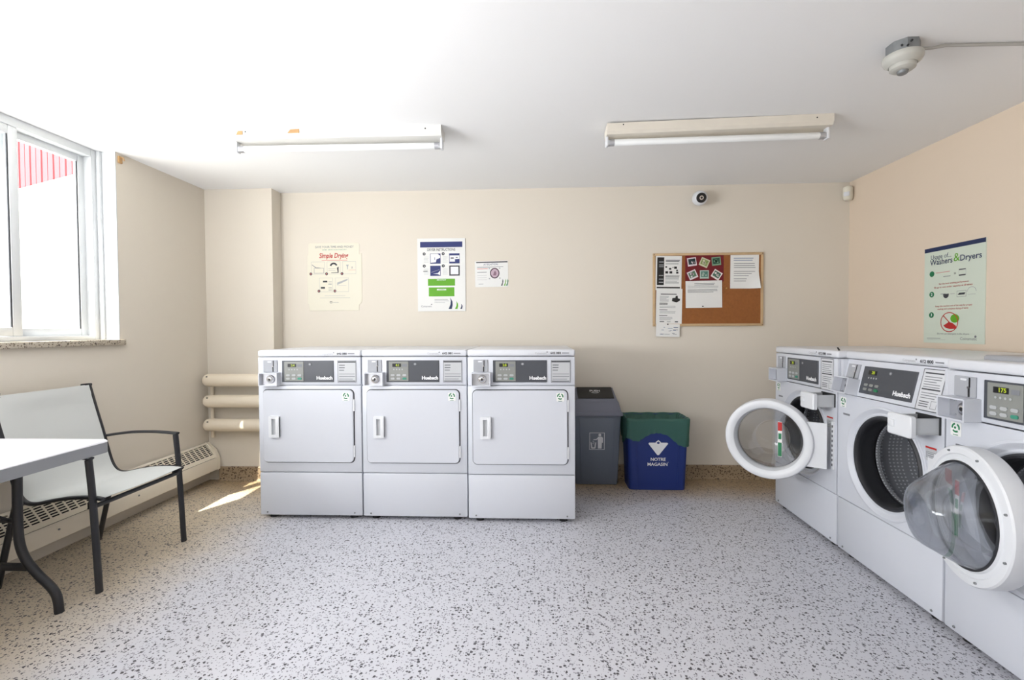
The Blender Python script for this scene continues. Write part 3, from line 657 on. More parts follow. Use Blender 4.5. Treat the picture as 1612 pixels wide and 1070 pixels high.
for sy in (1, -1):
    yl = sy * (1.95 - (TY0 + TY1) / 2)
    for sx in (1, -1):
        xs = lambda v: sx * (v + 2.330) - 0.0235
        path = smooth_path([(xs(-2.262), yl, TZ - 0.03), (xs(-2.266), yl, 0.55), (xs(-2.268), yl, 0.42), (xs(-2.263), yl, 0.31), (xs(-2.236), yl, 0.235), (xs(-2.185), yl, 0.172), (xs(-2.125), yl, 0.115), (xs(-2.097), yl, 0.07), (xs(-2.088), yl, 0.0)])
        b = MB(); b.tube(path, 0.0175, IRON, 14, up=(0, 1, 0)); b.build('leg', ft)
    b = MB(); b.tube([(-0.045, yl, 0.405), (0.045, yl, 0.405)], 0.010, IRON, 10); b.build('crossbar', ft)
    b = MB(); b.box(-0.085, 0.085, yl - 0.012, yl + 0.012, 0.185, 0.215, IRON, 0.006); b.build('crossbar', ft)
    b = MB(); b.tube([(-0.26, yl, TZ - 0.045), (0.26, yl, TZ - 0.045)], 0.012, IRON, 10); b.build('rail', ft)
    b = MB(); b.tube([(0, yl, 0.405), (0, yl - sy * 0.38, TZ - 0.05)], 0.008, IRON, 8); b.build('brace', ft)

# ------------------------------------------------------------------ sling chair (faces +x)
ch = thing('sling_chair', 'black metal armchair with pale grey sling seat beside the white table', 'chair', (-2.3, 2.38, 0))
cy, cw = 2.38, 0.252
side = smooth_path([(-2.045, 0.438), (-2.10, 0.446), (-2.20, 0.443), (-2.30, 0.428), (-2.38, 0.412), (-2.43, 0.420), (-2.468, 0.462), (-2.495, 0.545), (-2.525, 0.66), (-2.56, 0.78), (-2.600, 0.925)], 4) if False else None
prof2 = [(-2.045, 0.438), (-2.10, 0.446), (-2.20, 0.443), (-2.30, 0.428), (-2.38, 0.412), (-2.432, 0.420), (-2.468, 0.462), (-2.495, 0.545), (-2.525, 0.66), (-2.56, 0.78), (-2.600, 0.925)]
sp = smooth_path([(x + 2.3, 0, z) for x, z in prof2], 5)
for sy in (-1, 1):
    b = MB(); b.tube([(p.x, sy * cw, p.z) for p in sp], 0.015, IRON, 12, flat=(0.009, 0.014), up=(0, 1, 0)); b.build('side_rail', ch)
    b = MB(); b.tube(smooth_path([(0.205, sy * (cw + 0.018), 0.632), (0.222, sy * (cw + 0.018), 0.42), (0.242, sy * (cw + 0.018), 0.0)], 4), 0.016, IRON, 12, flat=(0.012, 0.0175), up=(0, 1, 0)); b.build('front_leg', ch)
    b = MB(); b.tube([(-0.165, sy * (cw + 0.012), 0.418), (-0.212, sy * (cw + 0.012), 0.25), (-0.275, sy * (cw + 0.012), 0.0)], 0.015, IRON, 12, flat=(0.011, 0.016), up=(0, 1, 0)); b.build('rear_leg', ch)
    b = MB(); b.tube(smooth_path([(-0.228, sy * (cw + 0.016), 0.622), (-0.15, sy * (cw + 0.018), 0.634), (-0.05, sy * (cw + 0.018), 0.645), (0.08, sy * (cw + 0.018), 0.647), (0.19, sy * (cw + 0.018), 0.640), (0.218, sy * (cw + 0.018), 0.637)], 4), 0.015, IRON, 12, flat=(0.017, 0.008), up=(0, 0, 1)); b.build('armrest', ch)
    b = MB(); b.box(0.20, 0.232, sy * cw - 0.012, sy * cw + 0.026 * sy + 0.006, 0.402, 0.426, IRON, 0.004); b.build('bracket', ch)
b = MB(); b.tube([(0.222, -cw - 0.01, 0.408), (0.222, cw + 0.01, 0.408)], 0.011, IRON, 10); b.build('crossbar', ch)
b = MB(); b.tube([(-0.19, -cw, 0.40), (-0.19, cw, 0.40)], 0.011, IRON, 10); b.build('crossbar', ch)
b = MB(); NU = 15; vs = []; fs = []; m_ = len(sp)
for s_ in (0, 1):
    for i, p in enumerate(sp):
        d = (sp[min(i + 1, m_ - 1)] - sp[max(i - 1, 0)]).normalized(); nrm = Vector((d.z, 0, -d.x))
        for j in range(NU):
            u = -1 + 2 * j / (NU - 1); sag = -0.020 * (1 - u * u) * (1 if 2 < i < m_ - 3 else 0.5)
            q = Vector((p.x, u * (cw + 0.003), p.z)) + nrm * (0.010 - 0.004 * abs(u) ** 8 + sag + (0.0015 if s_ else -0.0015))
            vs.append(tuple(q))
K = m_ * NU
for i in range(m_ - 1):
    for j in range(NU - 1):
        a = i * NU + j; fs.append((a, a + 1, a + NU + 1, a + NU)); fs.append((a + K, a + K + NU, a + K + NU + 1, a + K + 1))
for i in range(m_ - 1):
    for j in (0, NU - 1):
        a = i * NU + j; fs.append((a, a + NU, a + NU + K, a + K))
for j in range(NU - 1):
    for i in (0, m_ - 1):
        a = i * NU + j; fs.append((a, a + 1, a + 1 + K, a + K))
b.add(vs, fs, SLING); b.build('sling', ch, ang=60)
for sy in (-1, 1):
    b = MB(); b.box(-0.318, -0.292, sy * (cw - 0.035), sy * (cw + 0.016), 0.918, 0.934, IRON, 0.004); b.build('end_cap', ch)

# ------------------------------------------------------------------ baseboard heater along the left wall
HY0, HY1 = 0.3, 3.745
bh = thing('baseboard_heater', 'cream baseboard heater with slotted sloping grille along the left wall', 'heater', (XL, HY1, 0))
hp = [(0.002, 0.318), (0.012, 0.318), (0.103, 0.196), (0.107, 0.186), (0.107, 0.104), (0.101, 0.100), (0.094, 0.104)]
b = MB(); L_ = HY1 - HY0; vs = []; 
front = [(0.1, 0.2), (0.107, 0.186), (0.107, 0.104), (0.101, 0.100), (0.096, 0.104), (0.100, 0.184), (0.094, 0.196)]
n = len(front); vs = [(x, 0, z) for x, z in front] + [(x, -L_, z) for x, z in front]
b.add(vs, [tuple(range(n)), tuple(range(2 * n - 1, n - 1, -1))] + [(i, (i + 1) % n, (i + 1) % n + n, i + n) for i in range(n)], HEATP); b.build('front_cover', bh)
b = MB(); endp = [(0.001, 0.320), (0.016, 0.320), (0.080, 0.262), (0.102, 0.212), (0.109, 0.188), (0.109, 0.100), (0.001, 0.100)]
n = len(endp); b.add([(x, 0.001, z) for x, z in endp] + [(x, -0.03, z) for x, z in endp], [tuple(range(n)), tuple(range(2 * n - 1, n - 1, -1))] + [(i, (i + 1) % n, (i + 1) % n + n, i + n) for i in range(n)], HEATP); b.build('end_cap', bh)
b = MB(); b.box(0.001, 0.004, -L_, -0.001, 0.100, 0.316, HEATP); b.build('back_plate', bh, smooth=False)
# grille: one slotted sheet on the slope, 7 slots across, columns 5 cm apart
b = MB(); P0 = Vector((0.012, 0, 0.319)); P1 = Vector((0.102, 0, 0.204)); sl = (P1 - P0)
us = [0.0, 0.10]; 
for i in range(7): us += [0.10 + 0.105 * i + 0.062, 0.10 + 0.105 * (i + 1)]
us = us[:-1] + [1.0]
ys = [-0.03]; y = -0.04
while y > -L_ + 0.05: ys += [y, y - 0.042]; y -= 0.052
ys.append(-L_)
nn = Vector((-sl.z, 0, sl.x)).normalized(); vs = []; fs = []
for lay in (0, 1):
    for u in us:
        for yy in ys:
            q = P0 + sl * u + Vector((0, yy, 0)) - nn * (0.003 * lay); vs.append(tuple(q))
nu, ny = len(us), len(ys); K = nu * ny
def hole(i, j): return 1 <= i < nu - 1 and (i % 2 == 1) and (j % 2 == 1) and j < ny - 1
def gid(i, j, l): return l * K + i * ny + j
for i in range(nu - 1):
    for j in range(ny - 1):
        if hole(i, j):
            for (a, c) in (((i, j), (i, j + 1)), ((i, j + 1), (i + 1, j + 1)), ((i + 1, j + 1), (i + 1, j)), ((i + 1, j), (i, j))):
                fs.append((gid(*a, 0), gid(*c, 0), gid(*c, 1), gid(*a, 1)))
        else:
            fs.append((gid(i, j, 0), gid(i, j + 1, 0), gid(i + 1, j + 1, 0), gid(i + 1, j, 0)))
            fs.append((gid(i, j, 1), gid(i + 1, j, 1), gid(i + 1, j + 1, 1), gid(i, j + 1, 1)))
b.add(vs, fs, HEATP); b.build('grille', bh, smooth=False, recalc=False)
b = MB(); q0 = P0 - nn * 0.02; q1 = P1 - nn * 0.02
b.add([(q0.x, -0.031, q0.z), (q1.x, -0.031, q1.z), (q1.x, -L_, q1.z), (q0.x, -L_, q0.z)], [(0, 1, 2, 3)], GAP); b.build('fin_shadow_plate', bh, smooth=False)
b = MB(); b.lathe([(0, 0.112), (0.005, 0.111), (0.006, 0.105)], GALV, (0, -1.32, 0.16), axis='x', n=10); b.build('screw', bh)
b = MB(); b.lathe([(0, 0.112), (0.005, 0.111), (0.006, 0.105)], GALV, (0, -0.8, 0.16), axis='x', n=10); b.build('screw', bh)

# ------------------------------------------------------------------ three heating pipes on the pier
pr = thing('pipe_radiator', 'three thick cream heating pipes one above another on the corner pier', 'radiator', (-2.3, 3.68, 0))
for z in (0.838, 0.668, 0.475):
    r = 0.051; x0 = -0.362
    b = MB(); b.lathe([(0.0, x0), (0.020, x0 + 0.002), (0.036, x0 + 0.010), (0.046, x0 + 0.022), (r, x0 + 0.042), (r, 0.155), (0.04, 0.165), (0.0, 0.166)], PIPEP, (0, 0, z), axis='x', n=36); pp = b.build('pipe', pr)
    b = MB(); b.xf = Matrix.Translation((x0 + 0.052, -0.040, z + 0.030)) @ Matrix.Rotation(0.9, 4, 'X') @ Matrix.Rotation(0.35, 4, 'Y'); b.lathe([(0, -0.0035), (0.006, -0.0035), (0.008, 0), (0.006, 0.004)], BLACK, n=14); b.build('vent_hole', pp)
b = MB(); b.tube([(-0.338, 0.06, 0.36), (-0.338, 0.06, 0.86)], 0.014, PIPEP, 14); b.build('riser', pr)
for z in (0.838, 0.668, 0.475):
    b = MB(); b.box(-0.346, -0.33, 0.03, 0.09, z - 0.02, z + 0.02, PIPEP, 0.004); b.build('bracket', pr)

# ------------------------------------------------------------------ bins
def frustum(b, lo, hi, m, bev=0.0):   # lo/hi = (x0,x1,y0,y1,z)
    def q(t): x0, x1, y0, y1, z = t; return [(x0, y0, z), (x1, y0, z), (x1, y1, z), (x0, y1, z)]
    bb = bmesh.new(); vs = [bb.verts.new(p) for p in q(lo) + q(hi)]
    for f in [(3, 2, 1, 0), (4, 5, 6, 7), (0, 1, 5, 4), (1, 2, 6, 5), (2, 3, 7, 6), (3, 0, 4, 7)]: bb.faces.new([vs[i] for i in f])
    if bev: bmesh.ops.bevel(bb, geom=list(bb.edges), offset=bev, segments=2, profile=0.5, affect='EDGES')
    b.bm(bb, m)
gb = thing('waste_bin', 'grey plastic waste bin with black push flap between dryer and blue bin', 'bin', (0.50, 3.80, 0))
b = MB(); frustum(b, (-0.165, 0.165, -0.08, 0.075, 0.0), (-0.188, 0.188, -0.118, 0.085, 0.565), BINGREY, 0.012)
b.build('body', gb)
b = MB(); frustum(b, (-0.120, 0.120, -0.0855, -0.07, 0.02), (-0.138, 0.138, -0.1235, -0.10, 0.54), BINGREY, 0.003); b.build('front_panel', gb)
b = MB(); frustum(b, (-0.202, 0.202, -0.132, 0.095, 0.555), (-0.198, 0.198, -0.130, 0.095, 0.585), BINGREY2, 0.006)
frustum(b, (-0.192, 0.192, -0.124, 0.092, 0.58), (-0.172, 0.172, -0.090, 0.088, 0.665), BINGREY2, 0.008)
b.hexa([(-0.170, -0.088, 0.655), (0.170, -0.088, 0.655), (0.168, 0.088, 0.655), (-0.168, 0.088, 0.655)], [(-0.160, -0.082, 0.680), (0.160, -0.082, 0.680), (0.152, 0.085, 0.752), (-0.152, 0.085, 0.752)], BINGREY2); b.build('lid', gb)
tl = math.atan2(0.072, 0.167); 
b = MB(); b.box(-0.142, 0.142, 0.0, 0.170, -0.002, 0.006, BLACK, 0.003); fl = b.build('flap', gb, (0, -0.073, 0.685), (tl, 0, 0))
q = Print(); q.text('PUSH', 0, 0.105, 0.036, INKW, bold=0.03, width=0.082); q.arc(0, 0.125, 0.048, 0.054, 235, 305, INKW); q.build('print', fl, (0, 0, 0.0062), (-PI / 2, 0, 0))
q = Print(); q.frame(0, 0, 0.118, 0.138, 0.004, PICT)
q.disc(0.022, 0.050, 0.011, PICT); q.poly([(0.006, 0.036), (0.038, 0.036), (0.046, 0.026), (0.046, -0.012), (0.038, -0.012), (0.036, -0.058), (0.008, -0.058)], PICT)
q.poly([(0.012, 0.034), (0.012, 0.022), (-0.004, 0.010), (-0.028, 0.010), (-0.028, 0.016), (-0.006, 0.018)], PICT)
q.poly([(-0.050, -0.010), (-0.042, -0.010), (-0.036, -0.050), (-0.044, -0.058)], PICT); q.poly([(-0.014, -0.010), (-0.006, -0.010), (-0.012, -0.058), (-0.020, -0.050)], PICT); q.rect(-0.028, -0.054, 0.028, 0.009, PICT)
for i, (x, z) in enumerate(((-0.030, 0.0), (-0.024, -0.008), (-0.032, -0.016), (-0.025, -0.022))): q.rect(x, z, 0.006, 0.005, PICT)
q.build('pictogram', gb, (0.0, -0.1122, 0.355), (math.atan2(0.038, 0.52), 0, 0))

bb_ = thing('recycling_bin', 'open blue plastic recycling bin lined with a green bag', 'bin', (0.95, 3.722, 0))
def open_bin(b, lo, hi, t, m, zf):
    def q(s, z, i): w, d = s; return rrect(0, 0, w - 2 * i, d - 2 * i, 0.03, 5)
    rows = [(lo, 0.0, 0.0), (hi, 1.0, 0.0), (hi, 1.0, t), (lo, zf, t)]
    H = 0.545; R_s = []
    for (s, f, i) in rows:
        k = f; w = lo[0] + (hi[0] - lo[0]) * k; d = lo[1] + (hi[1] - lo[1]) * k
        R_s.append([(x, y, H * k) for x, y in rrect(0, 0, w - 2 * i, d - 2 * i, 0.03, 5)])
    n = len(R_s[0]); vs = sum(R_s, []); fs = [tuple(range(n - 1, -1, -1)), tuple(range(3 * n, 4 * n))]
    for k in range(3):
        for i in range(n): fs.append((k * n + i, k * n + (i + 1) % n, (k + 1) * n + (i + 1) % n, (k + 1) * n + i))
    b.add(vs, fs, m)
b = MB(); open_bin(b, (0.425, 0.215), (0.462, 0.262), 0.004, BINBLUE, 0.01); b.build('body', bb_)
b = MB(); b.rframe(0, 0, 0.474, 0.274, 0.034, 0.012, 0.530, 0.545, BINBLUE); o = b.build('rim', bb_)
o.data.transform(Matrix(((1, 0, 0, 0), (0, 0, 1, 0), (0, 1, 0, 0), (0, 0, 0, 1))))
for sx in (-1, 1):
    b = MB(); b.hexa([(sx * 0.150 - 0.004, -0.111, 0.02), (sx * 0.150 + 0.004, -0.111, 0.02), (sx * 0.150 + 0.004, -0.104, 0.02), (sx * 0.150 - 0.004, -0.104, 0.02)], [(sx * 0.162 - 0.004, -0.134, 0.52), (sx * 0.162 + 0.004, -0.134, 0.52), (sx * 0.162 + 0.004, -0.125, 0.52), (sx * 0.162 - 0.004, -0.125, 0.52)], BINBLUE); b.build('rib', bb_, smooth=False)
q = Print()
q.poly([(-0.069, 0.0), (-0.020, 0.0), (-0.014, -0.014), (0.014, -0.014), (0.020, 0.0), (0.069, 0.0), (0.074, -0.008), (0.006, -0.096), (-0.006, -0.096), (-0.074, -0.008)], INKW)
q.poly([(-0.020, 0.004), (0.0, 0.020), (0.020, 0.004), (0.017, -0.012), (0.0, -0.020), (-0.017, -0.012)], INKW)
q.poly([(0.0, 0.013), (0.004, 0.004), (0.012, 0.004), (0.009, -0.006), (0.0, -0.011), (-0.009, -0.006), (-0.012, 0.004), (-0.004, 0.004)], BINBLUE, -0.0016)
q.text('NOTRE', 0, -0.130, 0.034, INKW, bold=0.02, width=0.112); q.text('MAGASIN', -0.004, -0.168, 0.034, INKW, bold=0.02, width=0.150); q.text('\u00ae' if False else "'", 0.077, -0.160, 0.03, INKW)
q.build('logo_print', bb_, (0.0, -0.1270, 0.368), (math.atan2(0.0235, 0.545), 0, 0))
# liner
LINER = mat('green_film', (76, 122, 108), 0.35)
nt = LINER.node_tree; bs = nt.nodes['Principled BSDF']; ou = nt.nodes['Material Output']
tr = nt.nodes.new('ShaderNodeBsdfTransparent'); tr.inputs[0].default_value = (0.45, 0.72, 0.62, 1); mx = nt.nodes.new('ShaderNodeMixShader'); mx.inputs[0].default_value = 0.6
nt.links.new(tr.outputs[0], mx.inputs[1]); nt.links.new(bs.outputs[0], mx.inputs[2]); nt.links.new(mx.outputs[0], ou.inputs[0])
ol0 = rrect(0, 0, 0.480, 0.280, 0.036, 8); ol = []
for i in range(len(ol0)):
    a, c = Vector(ol0[i]), Vector(ol0[(i + 1) % len(ol0)]); k = max(1, int((c - a).length / 0.008))
    for j in range(k): ol.append(tuple(a + (c - a) * (j / k)))
n = len(ol); rows = []
rr = random.Random(3); ph = [rr.random() * 6 for _ in range(6)]
def hem(x, y, i):
    if y < -0.1:   # front hem: scallops, low at both sides, arch in the middle
        u = x / 0.24
        z = 0.392 + 0.062 * math.exp(-((u + 0.02) / 0.30) ** 2) - 0.075 * max(0, u - 0.28) - 0.03 * max(0, u - 0.6) - 0.012 * math.cos(9 * u)
        return z
    return 0.36 + 0.03 * math.sin(i * 0.21 + ph[0])
spec = [('in', 0.05), ('in', 0.25), ('in', 0.45), ('in', 0.515), ('top', 0.0), ('out', 0.0), ('out', 0.12), ('out', 0.35), ('out', 0.6), ('out', 0.8), ('out', 1.0)]
for kind, f in spec:
    row = []
    for i, (x, y) in enumerate(ol):
        c = Vector((x, y)).normalized(); wr = 0.0030 * math.sin(i * 0.35 + ph[1] + f * 2) + 0.0025 * math.sin(i * 0.8 + ph[2] + f * 5) + 0.0012 * math.sin(i * 1.7 + f * 9)
        if kind == 'in':
            k = (f + 0.02) / 0.545; row.append((x * (0.425 + 0.037 * k - 0.030) / 0.480 + c.x * wr, y * (0.215 + 0.047 * k - 0.030) / 0.280 + c.y * wr, f + 0.02))
        elif kind == 'top': row.append((x * 0.985, y * 0.985, 0.553 + 0.0015 * math.sin(i * 0.4)))
        else:
            z1 = hem(x, y, i); z = 0.546 + (z1 - 0.546) * f; tp = 1.0 - 0.055 * f
            row.append((x * 1.012 * (1.0 - 0.028 * f) + c.x * wr * (0.4 + f), y * 1.02 * tp + c.y * (abs(wr) + 0.001) * (0.3 + f) , z + 0.002 * math.sin(i * 1.3 + f * 4)))
    rows.append(row)
b = MB(); vs = sum(rows, []); fs = []
for k in range(len(rows) - 1):
    for i in range(n): fs.append((k * n + i, k * n + (i + 1) % n, (k + 1) * n + (i + 1) % n, (k + 1) * n + i))
b.add(vs, fs, LINER); o = b.build('bin_liner', None, (0.95, 3.722, 0), ang=70); tag(o, 'green plastic bag folded over the rim of the blue bin', 'bag')

# ------------------------------------------------------------------ wall papers
def sheet(name, label, cat, cx, cz, w, h, m, y=YB, t=0.0016, rot=0.0, r=0.0008, group=None, parent_rot=0.0):
    th = thing(name, label, cat, (cx, y, cz), parent_rot, group)
    b = MB(); b.rplate(0, 0, w, h, r, -t, -0.0002, m); o = b.build('sheet', th, (0, 0, 0), (0, rot, 0), smooth=False)
    return th, o, t
# simple drying card (die-cut corners)
th = thing('instruction_card', 'cream die-cut drying instruction card on wall above left dryer', 'poster', (-1.667, YB, 1.688))
def card(s):
    h = 0.286; w = 0.226
    right = [(w - 0.02, -h), (w - 0.02, -h + 0.045), (w + 0.006, -h + 0.075), (w + 0.006, h - 0.09), (w - 0.012, h - 0.10), (w - 0.012, h - 0.015), (w - 0.03, h)]
    left = [(-w + 0.015, h), (-w, h - 0.015), (-w, h - 0.10), (-w - 0.01, h - 0.11), (-w - 0.01, -h + 0.06), (-w, -h + 0.05), (-w + 0.005, -h)]
    return [(x * s, z * s) for x, z in right + left]
b = MB(); b.prism(card(1.0), -0.004, -0.0003, CREAM, card(0.994), 0.001); sh = b.build('card', th, smooth=False)
q = Print()
q.text('SAVE YOUR TIME AND MONEY', 0, 0.250, 0.026, INKG, width=0.33); q.text('AND SAVE ELECTRICITY', 0, 0.226, 0.013, TEALP, width=0.21)
q.text('Simple Drying', -0.008, 0.176, 0.058, RED, shear=0.18, bold=0.02, width=0.25); q.rect(0, 0.139, 0.22, 0.004, PINKP)
for (x, z) in ((-0.143, 0.075), (-0.008, 0.075), (0.125, 0.075)): q.frame(x, z, 0.115, 0.105, 0.002, INKL); q.disc(x - 0.062, z - 0.050, 0.012, INKD); q.disc(x - 0.062, z - 0.050, 0.005, PINKP, y=-0.0015)
for (x, z) in ((-0.075, -0.068), (0.062, -0.068)): q.frame(x, z, 0.115, 0.118, 0.002, INKL); q.disc(x - 0.062, z - 0.052, 0.012, INKD); q.disc(x - 0.062, z - 0.052, 0.005, PINKP, y=-0.0015)
q.poly([(-0.195, 0.105), (-0.16, 0.08), (-0.12, 0.076), (-0.12, 0.073), (-0.165, 0.076), (-0.195, 0.100)], INKG); q.frame(-0.135, 0.052, 0.085, 0.045, 0.0025, INKG)
q.arc(-0.008, 0.085, 0.020, 0.034, 20, 165, INKD); q.poly([(0.020, 0.075), (0.034, 0.085), (0.034, 0.032), (-0.03, 0.032), (-0.03, 0.036), (0.026, 0.038)], INKD); q.lines(-0.055, 0.01, 0.068, 2, 0.014, 0.002, INKG, 1)
q.poly([(0.098, 0.10), (0.122, 0.10), (0.115, 0.085), (0.113, 0.06), (0.108, 0.06), (0.106, 0.085)], INKL); q.text('z', 0.15, 0.078, 0.03, INKG); q.rect(0.15, 0.055, 0.06, 0.002, PINKP)
q.rect(-0.083, -0.040, 0.038, 0.015, INKD); q.rect(-0.103, -0.092, 0.036, 0.015, INKD); q.lines(-0.055, -0.025, -0.040, 3, 0.012, 0.003, INKG, 8); q.lines(-0.055, -0.025, -0.090, 3, 0.012, 0.003, INKG, 9)
q.poly([(0.02, -0.05), (0.11, -0.018), (0.11, -0.030), (0.02, -0.07)], INKL); q.rect(0.06, -0.075, 0.08, 0.002, INKL); q.rect(0, -0.160, 0.18, 0.002, INKL); q.rect(0, -0.178, 0.26, 0.002, INKL)
q.frame(-0.035, -0.215, 0.020, 0.016, 0.003, INKD); q.rect(0.005, -0.216, 0.05, 0.003, INKG)
q.build('print', sh, (0, -0.004, 0))
# dryer instructions
th, sh, t = sheet('instruction_poster', 'white poster with navy band and green boxes above the middle dryer', 'poster', -0.7585, 1.694, 0.402, 0.606, PAPER, t=0.008)
q = Print(); q.rect(0, 0.252, 0.355, 0.046, NAVY); q.text('DRYER INSTRUCTIONS', 0, 0.208, 0.030, INKD, bold=0.01, width=0.235)
for (x, z, k) in ((-0.050, 0.135, 0), (0.110, 0.135, 1), (-0.050, 0.034, 2), (0.110, 0.034, 3)):
    q.rect(x, z, 0.088, 0.084, NAVY if k != 3 else INKD, -0.0005)
    q.disc(x - 0.094, z + 0.040, 0.0125, INKD); q.disc(x - 0.094, z + 0.040, 0.004, PAPER, y=-0.0016)
    q.lines(x - 0.098, x - 0.056, z + 0.015, 5, 0.011, 0.002, INKL, k)
q.poly([(-0.090, 0.174), (-0.030, 0.174), (-0.010, 0.160), (-0.008, 0.142), (-0.040, 0.128), (-0.045, 0.105), (-0.090, 0.100)], INKW, -0.0012); q.rect(-0.055, 0.135, 0.004, 0.02, NAVY, -0.0016)
q.poly([(0.070, 0.160), (0.152, 0.160), (0.152, 0.130), (0.115, 0.128), (0.115, 0.108), (0.070, 0.108)], INKW, -0.0012); q.rect(0.092, 0.138, 0.026, 0.009, INKD, -0.0016); q.rect(0.130, 0.142, 0.016, 0.007, INKD, -0.0016)
q.arc(-0.060, 0.056, 0.008, 0.013, -110, 120, INKW); q.poly([(-0.070, 0.010), (-0.030, 0.014), (-0.010, 0.036), (-0.010, -0.004), (-0.030, 0.006)], INKW, -0.0012); q.poly([(-0.085, 0.022), (-0.015, 0.045), (-0.015, 0.043), (-0.085, 0.019)], INKL, -0.0012)
q.rect(-0.135, 0.030, 0.036, 0.005, INKD); q.rect(0.110, 0.034, 0.066, 0.064, INKW, -0.0012); q.lines(0.090, 0.13, 0.055, 4, 0.012, 0.002, INKL, 3)
q.rect(0.0, -0.062, 0.228, 0.058, LIME, -0.0005); q.text('IMPORTANT', 0, -0.043, 0.014, INKW, bold=0.02); q.lines(-0.10, 0.10, -0.060, 3, 0.011, 0.002, PAPERG, 12)
q.rect(0.0, -0.142, 0.215, 0.074, LIME, -0.0005); q.rect(0.0, -0.123, 0.078, 0.012, INKW); q.text('WARNING', 0, -0.123, 0.010, LIME, bold=0.02); q.lines(-0.095, 0.095, -0.140, 4, 0.011, 0.002, PAPERG, 13)
q.lines(-0.06, 0.06, -0.206, 3, 0.012, 0.0025, INKG, 15); q.text('Coinamatic', -0.128, -0.262, 0.022, INKG, width=0.090); q.disc(-0.085, -0.246, 0.005, INKG)
for (x, w_, h_, m_) in ((0.075, 0.034, 0.092, NAVY2), (0.125, 0.026, 0.062, LIME), (0.165, 0.020, 0.038, NAVY2)):
    q.poly([(x - w_ * 0.1, -0.280 + h_), (x + w_ * 0.45, -0.280 + h_ * 0.62), (x + w_ * 0.5, -0.280 + h_ * 0.3), (x + w_ * 0.3, -0.285), (x - w_ * 0.5, -0.285), (x - w_ * 0.05, -0.285 + h_ * 0.4), (x + w_ * 0.05, -0.285 + h_ * 0.7)], m_)
q.build('print', sh, (0, -t, 0))
# attention card
th, sh, t = sheet('notice_card', 'small white landscape notice with coin picture beside the taller poster', 'notice', -0.339, 1.697, 0.276, 0.214, PAPER, t=0.003)
sh.rotation_euler = (0, R(-0.9), 0)
q = Print(); q.rect(0.004, 0.098, 0.262, 0.009, INKD); q.text('ATTENTION', -0.005, 0.078, 0.022, NAVY, width=0.12); q.lines(-0.12, 0.10, 0.058, 1, 0.01, 0.004, INKG, 1); q.lines(-0.12, -0.03, 0.045, 1, 0.01, 0.005, PINKP, 1); q.lines(-0.12, -0.035, 0.016, 1, 0.01, 0.005, INKG, 2); q.lines(-0.12, -0.035, -0.01, 3, 0.018, 0.002, INKL, 2); q.rect(-0.09, -0.082, 0.04, 0.004, INKL)
q.disc(0.026, 0.006, 0.044, mat('dark_plum_print', (72, 50, 62), 0.7), 28, 0.9); q.disc(0.026, 0.006, 0.035, mat('mauve_print', (196, 172, 186), 0.7), 28, 0.9, -0.0016)
q.poly([(0.012, -0.012), (0.022, 0.020), (0.034, 0.024), (0.042, 0.004), (0.036, -0.014)], mat('plum_print', (140, 108, 126), 0.7), -0.0019)
for (x, z) in ((-0.018, 0.046), (0.068, 0.046), (-0.018, -0.038), (0.068, -0.036)): q.rect(x, z, 0.012, 0.010, INKL)
for (x, m_) in ((0.088, INKD), (0.112, LIME), (0.130, GREENP)): q.poly([(x + 0.004, -0.042), (x + 0.009, -0.060), (x + 0.0, -0.10), (x - 0.012, -0.10), (x - 0.001, -0.075)], m_)
q.build('print', sh, (0, -t, 0))
# usage poster on the right wall
th, sh, t = sheet('usage_poster', 'pale green washer usage poster with navy top band on the right wall', 'poster', 0, 0, 0.412, 0.602, PAPERG, t=0.004)
th.location = (XR, 2.964, 1.436); th.rotation_euler = (0, 0, -PI / 2)
q = Print(); q.rect(0, 0.288, 0.412, 0.026, NAVY2); q.text('Usage of...', -0.085, 0.238, 0.040, NAVY2, width=0.145); q.text('Washers', -0.082, 0.205, 0.050, NAVY2, bold=0.01, width=0.160); q.text('&', 0.025, 0.215, 0.070, LIME); q.text('Dryers', 0.115, 0.207, 0.050, NAVY2, bold=0.01, width=0.135)
for k, z in enumerate((0.135, 0.005, -0.125)): q.disc(-0.148, z, 0.018, GREENP); q.text(str(k + 1), -0.148, z, 0.024, INKW, bold=0.02)
q.rect(-0.07, 0.138, 0.10, 0.003, PINKP); q.rect(-0.04, 0.110, 0.05, 0.004, INKG); q.text('=', 0.015, 0.120, 0.03, INKD); q.rect(0.063, 0.140, 0.044, 0.007, INKD); q.rect(0.063, 0.107, 0.044, 0.008, INKD); q.frame(0.063, 0.124, 0.048, 0.030, 0.0015, INKL)
q.text('For the best washing performance', 0.005, 0.066, 0.015, RED, width=0.20); q.text('fill up to one under capacity at all times', 0.0, 0.046, 0.015, RED, width=0.26)
q.rect(-0.065, 0.003, 0.035, 0.003, INKG); q.arc(-0.045, -0.004, 0.0, 0.020, 190, 350, INKD); q.rect(-0.045, -0.002, 0.040, 0.008, INKD); q.rect(0.0, 0.0, 0.03, 0.003, INKL); q.frame(0.06, -0.004, 0.062, 0.036, 0.002, INKG); q.poly([(0.035, -0.010), (0.045, 0.002), (0.085, 0.002), (0.080, -0.010)], INKD); q.arc(0.125, 0.004, 0.026, 0.029, 0, 180, INKL); q.rect(0.125, -0.012, 0.05, 0.002, INKL)
q.text('Keep this machine out of the way for proper', 0.005, -0.072, 0.015, RED, width=0.25); q.text('washing and complete drying of items', 0.0, -0.090, 0.015, RED, width=0.21)
